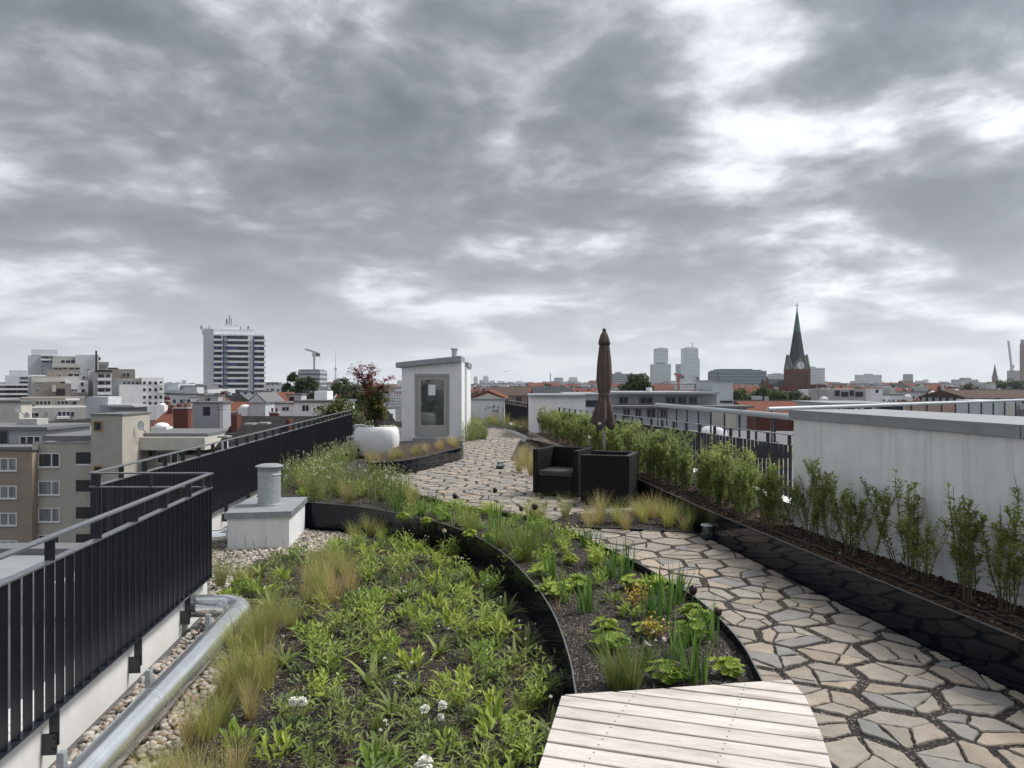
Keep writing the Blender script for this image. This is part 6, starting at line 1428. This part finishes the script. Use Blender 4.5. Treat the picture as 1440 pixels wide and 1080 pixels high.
# dense roofs of the city: individual houses, then the far mass
cr_ = random.Random(31)
KINDS = [('redroof', 'f_beige', 'distant city house with a red tiled roof in the sea of roofs', 'red roofed city houses'), ('brownroof', 'f_white', 'distant city house with a brown roof in the sea of roofs', 'brown roofed city houses'), ('darkroof', 'f_grey', 'distant city house with a dark roof in the sea of roofs', 'dark roofed city houses'), ('flat', 'f_white', 'distant pale flat-roofed city house in the sea of roofs', 'flat roofed city houses')]
BUSY = [(289, 371, 460), (39, 231, 240), (1083, 1140, 640), (419, 450, 560), (862, 1032, 90), (1162, 1274, 240)]
def city_house(d, px, wpx, kind, z_top, stuff=None):
    roofm, wallmat, lab, grp = KINDS[kind]; w = wpx*d/FOC; x = XP(px, d); dep = cr_.uniform(10, 15); rz = cr_.gauss(0, .25); co, si = math.cos(rz), math.sin(rz)
    R = lambda a, b, z: (x+a*co-b*si, d+a*si+b*co, z); hw, hd = w/2, dep/2
    ze = z_top - (cr_.uniform(2.5, 4.5) if roofm != 'flat' else .5)
    wall = MB().box((x, d, (GZ+ze)/2), (w, dep, ze-GZ), rz)
    o = .3
    if roofm == 'flat': roof = MB().box((x, d, ze+.25), (w+.4, dep+.4, .5), rz)
    else: roof = MB().add([R(-hw-o, -hd-o, ze), R(hw+o, -hd-o, ze), R(hw+o, hd+o, ze), R(-hw-o, hd+o, ze), R(-hw-o, 0, z_top), R(hw+o, 0, z_top)], [(0, 1, 5, 4), (2, 3, 4, 5), (3, 0, 4), (1, 2, 5), (3, 2, 1, 0)])
    ch = []
    for _ in range(cr_.choice((1, 2, 2, 3))):
        a, b = cr_.uniform(-hw*.8, hw*.8), cr_.uniform(-hd*.5, hd*.5); q = R(a, b, 0); ch.append(MB().box((q[0], q[1], z_top-.6), (cr_.uniform(.6, 1.6), .7, cr_.uniform(2.0, 3.4)), rz))
    if roofm == 'flat' and cr_.random() < .7: q = R(cr_.uniform(-hw*.4, hw*.4), 0, 0); ch.append(MB().box((q[0], q[1], ze+1.5), (w*.4, dep*.5, 2.6), rz))
    if stuff is not None:
        stuff[wallmat].add(wall.v, wall.f); stuff[roofm].add(roof.v, roof.f)
        for c in ch: stuff[wallmat].add(c.v, c.f)
        return
    t = thing('city_house', lab, 'house', (x, d, GZ), grp); wall.build('wall', M[wallmat], t); r = roof.build('roof', M['greyroof' if roofm == 'flat' else roofm], t)
    for c in ch: c.build('chimney', M[cr_.choice(('brick', 'palegrey', 'concrete'))], r)
rows = []
def rowz(d, px):
    right = px > 1040
    if d < 170: return -5.0 if not right else -3.6
    if d < 260: return -4.0 if not right else -2.6
    if d < 450: return -3.0 if not right else -1.4
    if d < 800: return -1.8 if not right else -.2
    return 1.0 if right else -.6
for d0 in (88, 112, 140, 180, 225, 280, 340, 410, 500, 620, 760):
    for lo, hi in ((200, 500), (655, 860), (1030, 1460)):
        px = lo
        while px < hi:
            w = cr_.uniform(7.5, 16)*FOC/d0; c = px+w/2; d = d0*cr_.uniform(.94, 1.07)
            if not any(a-3 < c+w/2 and c-w/2 < b+3 and abs(d-q) < 30 or (a < c < b and d < q and d > 100 and False) for a, b, q in BUSY): rows.append((d, c, w*.97, cr_.choices((0, 1, 2, 3), (3, 3, 2, 3))[0], rowz(d, c)+cr_.gauss(0, 1.0)))
            px += w+cr_.uniform(0, 3)
rows.sort()
for d, px, w, k, z in rows[:290]: city_house(d, px, w, k, z)
st = {k: MB() for k in ('redroof', 'brownroof', 'darkroof', 'flat', 'f_beige', 'f_white', 'f_grey')}
for d, px, w, k, z in rows[290:]: city_house(d, px, w, k, z, st)
for i in range(1500):
    d = 800*math.exp(cr_.random()*2.1); px = cr_.uniform(-30, 1470); city_house(d, px, cr_.uniform(14, 40)*FOC/d, cr_.choices((0, 1, 2, 3), (3, 3, 2, 4))[0], cr_.gauss(-.5, 2.2) + (cr_.random() < .10)*cr_.uniform(3, 14)*d/2500 - (3 if px < 650 else 0), st)
far = thing('far_city', 'hazy far mass of city roofs along the horizon', 'city', (0, 3000, GZ)); far['kind'] = 'stuff'
for k, m in st.items():
    if m.v: o = m.build({'flat': 'flat_roofs'}.get(k, 'roofs' if 'roof' in k else 'walls'), M['greyroof' if k == 'flat' else k], far); o['kind'] = 'stuff'
# thin masts and aerials in the roofscape
def clutter():
    r = random.Random(55)
    for i in range(46):
        left = i < 26; px = r.uniform(210, 480) if left else r.uniform(1130, 1440); d = r.uniform(80, 190) if left else r.uniform(170, 420); k = r.randrange(4); z0 = (-4.2 if left else -2.4)+r.gauss(0, .7); x = XP(px, d)
        if k == 0:
            t = thing('stair_hut', 'small pale stair hut standing on the roofs '+('left' if left else 'right')+' of the terrace', 'hut', (x, d, GZ), 'roof huts '+('left' if left else 'right')); w, h = r.uniform(2.5, 5), r.uniform(1.6, 2.8)
            MB().bx(x-w/2, x+w/2, d, d+4, GZ, z0+h).build('wall', M[r.choice(('whitec', 'palegrey', 'concrete', 'greyblue'))], t); MB().bx(x-w/2-.2, x+w/2+.2, d-.2, d+4.2, z0+h+.01, z0+h+.2).build('roof', M['greyroof'], t); MB().bx(x-.5, x+.5, d-.06, d-.005, z0+h*.3, z0+h*.8).build('window', M['darkwin'], t)
        elif k == 1:
            t = thing('chimney_stack', 'brick chimney stack on the roofs '+('left' if left else 'right')+' of the terrace', 'chimney', (x, d, GZ), 'chimney stacks '+('left' if left else 'right')); w = r.uniform(.9, 2.2)
            MB().bx(x-w/2, x+w/2, d, d+.9, GZ, z0+2.2).build('stack', M[r.choice(('brick', 'concrete', 'brick'))], t); MB().bx(x-w/2-.1, x+w/2+.1, d-.1, d+1, z0+2.201, z0+2.35).build('cap', M['concrete'], t)
            for q in range(2): MB().tube([(x+(q-.5)*w*.5, d+.45, z0+2.35), (x+(q-.5)*w*.5, d+.45, z0+2.9)], .14, 8).build('pot', M['brick'], t)
        elif k == 2:
            t = thing('roof_light', 'pale domed roof light on the roofs '+('left' if left else 'right')+' of the terrace', 'skylight', (x, d, GZ), 'roof lights '+('left' if left else 'right'))
            MB().bx(x-.9, x+.9, d, d+1.8, GZ, z0+1.2).build('kerb', M['whitec'], t); MB().lathe([(.85, 0), (.8, .2), (.5, .42), (.05, .5)], (x, d+.9, z0+1.2), 16).build('dome', M['whitec'], t, True)
        else:
            t = thing('roof_mast', 'thin aerial mast on the roofs '+('left' if left else 'right')+' of the terrace', 'mast', (x, d, GZ), 'aerial masts '+('left' if left else 'right')); h = r.uniform(2.5, 5)
            MB().tube([(x, d, GZ), (x, d, z0+h)], .07, 6).build('pole', M['greyroof'], t)
            for q in range(3): MB().beam((x-.5, d, z0+h-.3-q*.35), (x+.5, d, z0+h-.3-q*.35), .05, .05).build('cross_arm', M['greyroof'], t)
clutter()
# trees
def tree(label, px, ytop, d, w, h, mt='tree', n=1500, lf=.55, group=None):
    x, _, zt = P(px, ytop, d); t = thing('tree', label, 'tree', (x, d, GZ), group); r = random.Random(int(px*7+d)); cz = zt-h/2
    MB().tube([(x, d, GZ), (x+.1, d, cz-h*.2), (x, d, cz+h*.2)], [.45, .35, .12], 8).build('trunk', M['bark'], t)
    lim = MB(); cl = []
    for i in range(9): a = r.uniform(0, 6.28); e = (x+math.cos(a)*w*.33, d+math.sin(a)*w*.33, cz+r.uniform(-.2, .35)*h); lim.tube([(x, d, cz-h*.25), e], [.18, .05], 5)
    lim.build('limbs', M['bark'], t)
    for i in range(34):
        v = Vector((r.gauss(0, 1), r.gauss(0, 1), r.gauss(0, 1))).normalized()*r.uniform(.45, 1)**.6; s = 1 if v.z > -.2 else .8
        cl.append((x+v.x*w*.42*s, d+v.y*w*.42*s, cz+v.z*h*.44, r.uniform(.10, .19)*w))
    m = MB()
    for i in range(n*3):
        c = cl[r.randrange(len(cl))]; v = Vector((r.gauss(0, 1), r.gauss(0, 1), r.gauss(0, 1))).normalized()*c[3]*r.uniform(.6, 1.05)
        leaf(m, (c[0]+v.x, c[1]+v.y, c[2]+v.z*.9), r.uniform(0, 6.28), r.uniform(-.9, .9), lf*r.uniform(.7, 1.4), lf*.7, .2)
    m.build('crown', M[mt], t)
tree('round dark green tree between the parasol and the twin high-rises', 896, 527, 150, 8.2, 8, 'tree', 2600, .5)
tree('dark poplar-like tree left of the crane building, the taller one', 409, 519, 190, 5.0, 13, 'tree', 1700, .6); tree('dark tree before the slim office block', 429, 529, 185, 7.5, 9, 'tree', 1700, .6); tree('dark tree left behind the red maple', 484, 531, 140, 7, 8, 'tree', 1700, .5)
tree('yellow green tree before the white gable near the maple', 486, 557, 60, 5, 5, 'tree2', 1600, .3)
for i, (px, y, d) in enumerate(((992, 537, 230), (1040, 545, 210), (1058, 547, 215), (1076, 545, 210), (1092, 547, 205), (1106, 549, 215), (1123, 549, 220))): tree('yellow green street tree in the row before the church', px, y, d, 7, 8, 'tree2' if i % 3 else 'tree', 1100, .6, 'street trees before the church')
for i, (px, y, d) in enumerate(((1370, 536, 420), (1388, 538, 420), (1408, 534, 430), (1425, 533, 430), (1440, 534, 420))): tree('dark green tree in the group at the right skyline', px, y, d, 13, 13, 'tree', 1100, 1.0, 'trees on the right skyline')
# lower roof beside the left railing
t = thing('neighbour_flat_roof', 'pale sheet metal flat roof below the near railing at left', 'roof', (-9, 9, GZ)); MB().bx(-16, -6.6, 5.0, 12.3, GZ, -1.02).build('wall', M['render2'], t); MB().bx(-16.05, -6.55, 4.95, 12.35, -1.018, -.95).build('roof_sheet', M['zinc_top'], t)
MB().bx(-13, -6.56, 11.9, 12.34, -.949, -.85).build('roof_kerb', M['greyroof'], t)
o = MB().tube([(XP(318, 30), 30, -1.6), (XP(316, 30), 30, ZP(620, 30))], .12, 10).build('white_flue', M['wframe'], None, 'auto'); tag(o, 'thin white flue rising before the dark tiled roof', 'flue')
# a bird over the skyline
x, y, z = P(712, 522, 60); b = MB().add([(x-.35, y, z+.08), (x-.1, y-.05, z), (x, y, z-.01), (x+.1, y-.05, z), (x+.35, y, z+.1), (x-.1, y+.12, z-.02), (x+.1, y+.12, z-.02), (x, y-.2, z-.04), (x, y+.25, z-.03)], [(0, 1, 5), (1, 2, 5), (2, 3, 6), (3, 4, 6), (1, 7, 2), (2, 7, 3), (5, 2, 8), (2, 6, 8)]).build('bird', M['slate']); tag(b, 'small dark bird flying above the far towers', 'bird')

# ---------------------------------------------------------------- air
hm = bpy.data.materials.new('haze'); hm.use_nodes = True; hn = hm.node_tree; hn.nodes.remove(hn.nodes['Principled BSDF'])
pv = hn.nodes.new('ShaderNodeVolumePrincipled'); pv.inputs['Color'].default_value = (.86, .91, .97, 1); pv.inputs['Density'].default_value = .00010; pv.inputs['Anisotropy'].default_value = .3
hn.links.new(pv.outputs[0], hn.nodes['Material Output'].inputs['Volume'])
hz_ = MB().bx(-9000, 9000, -4500, 8800, GZ-1, 400).build('haze', hm); hz_['kind'] = 'stuff'
hz_['label'] = 'thin pale haze over the city'; hz_['category'] = 'haze'
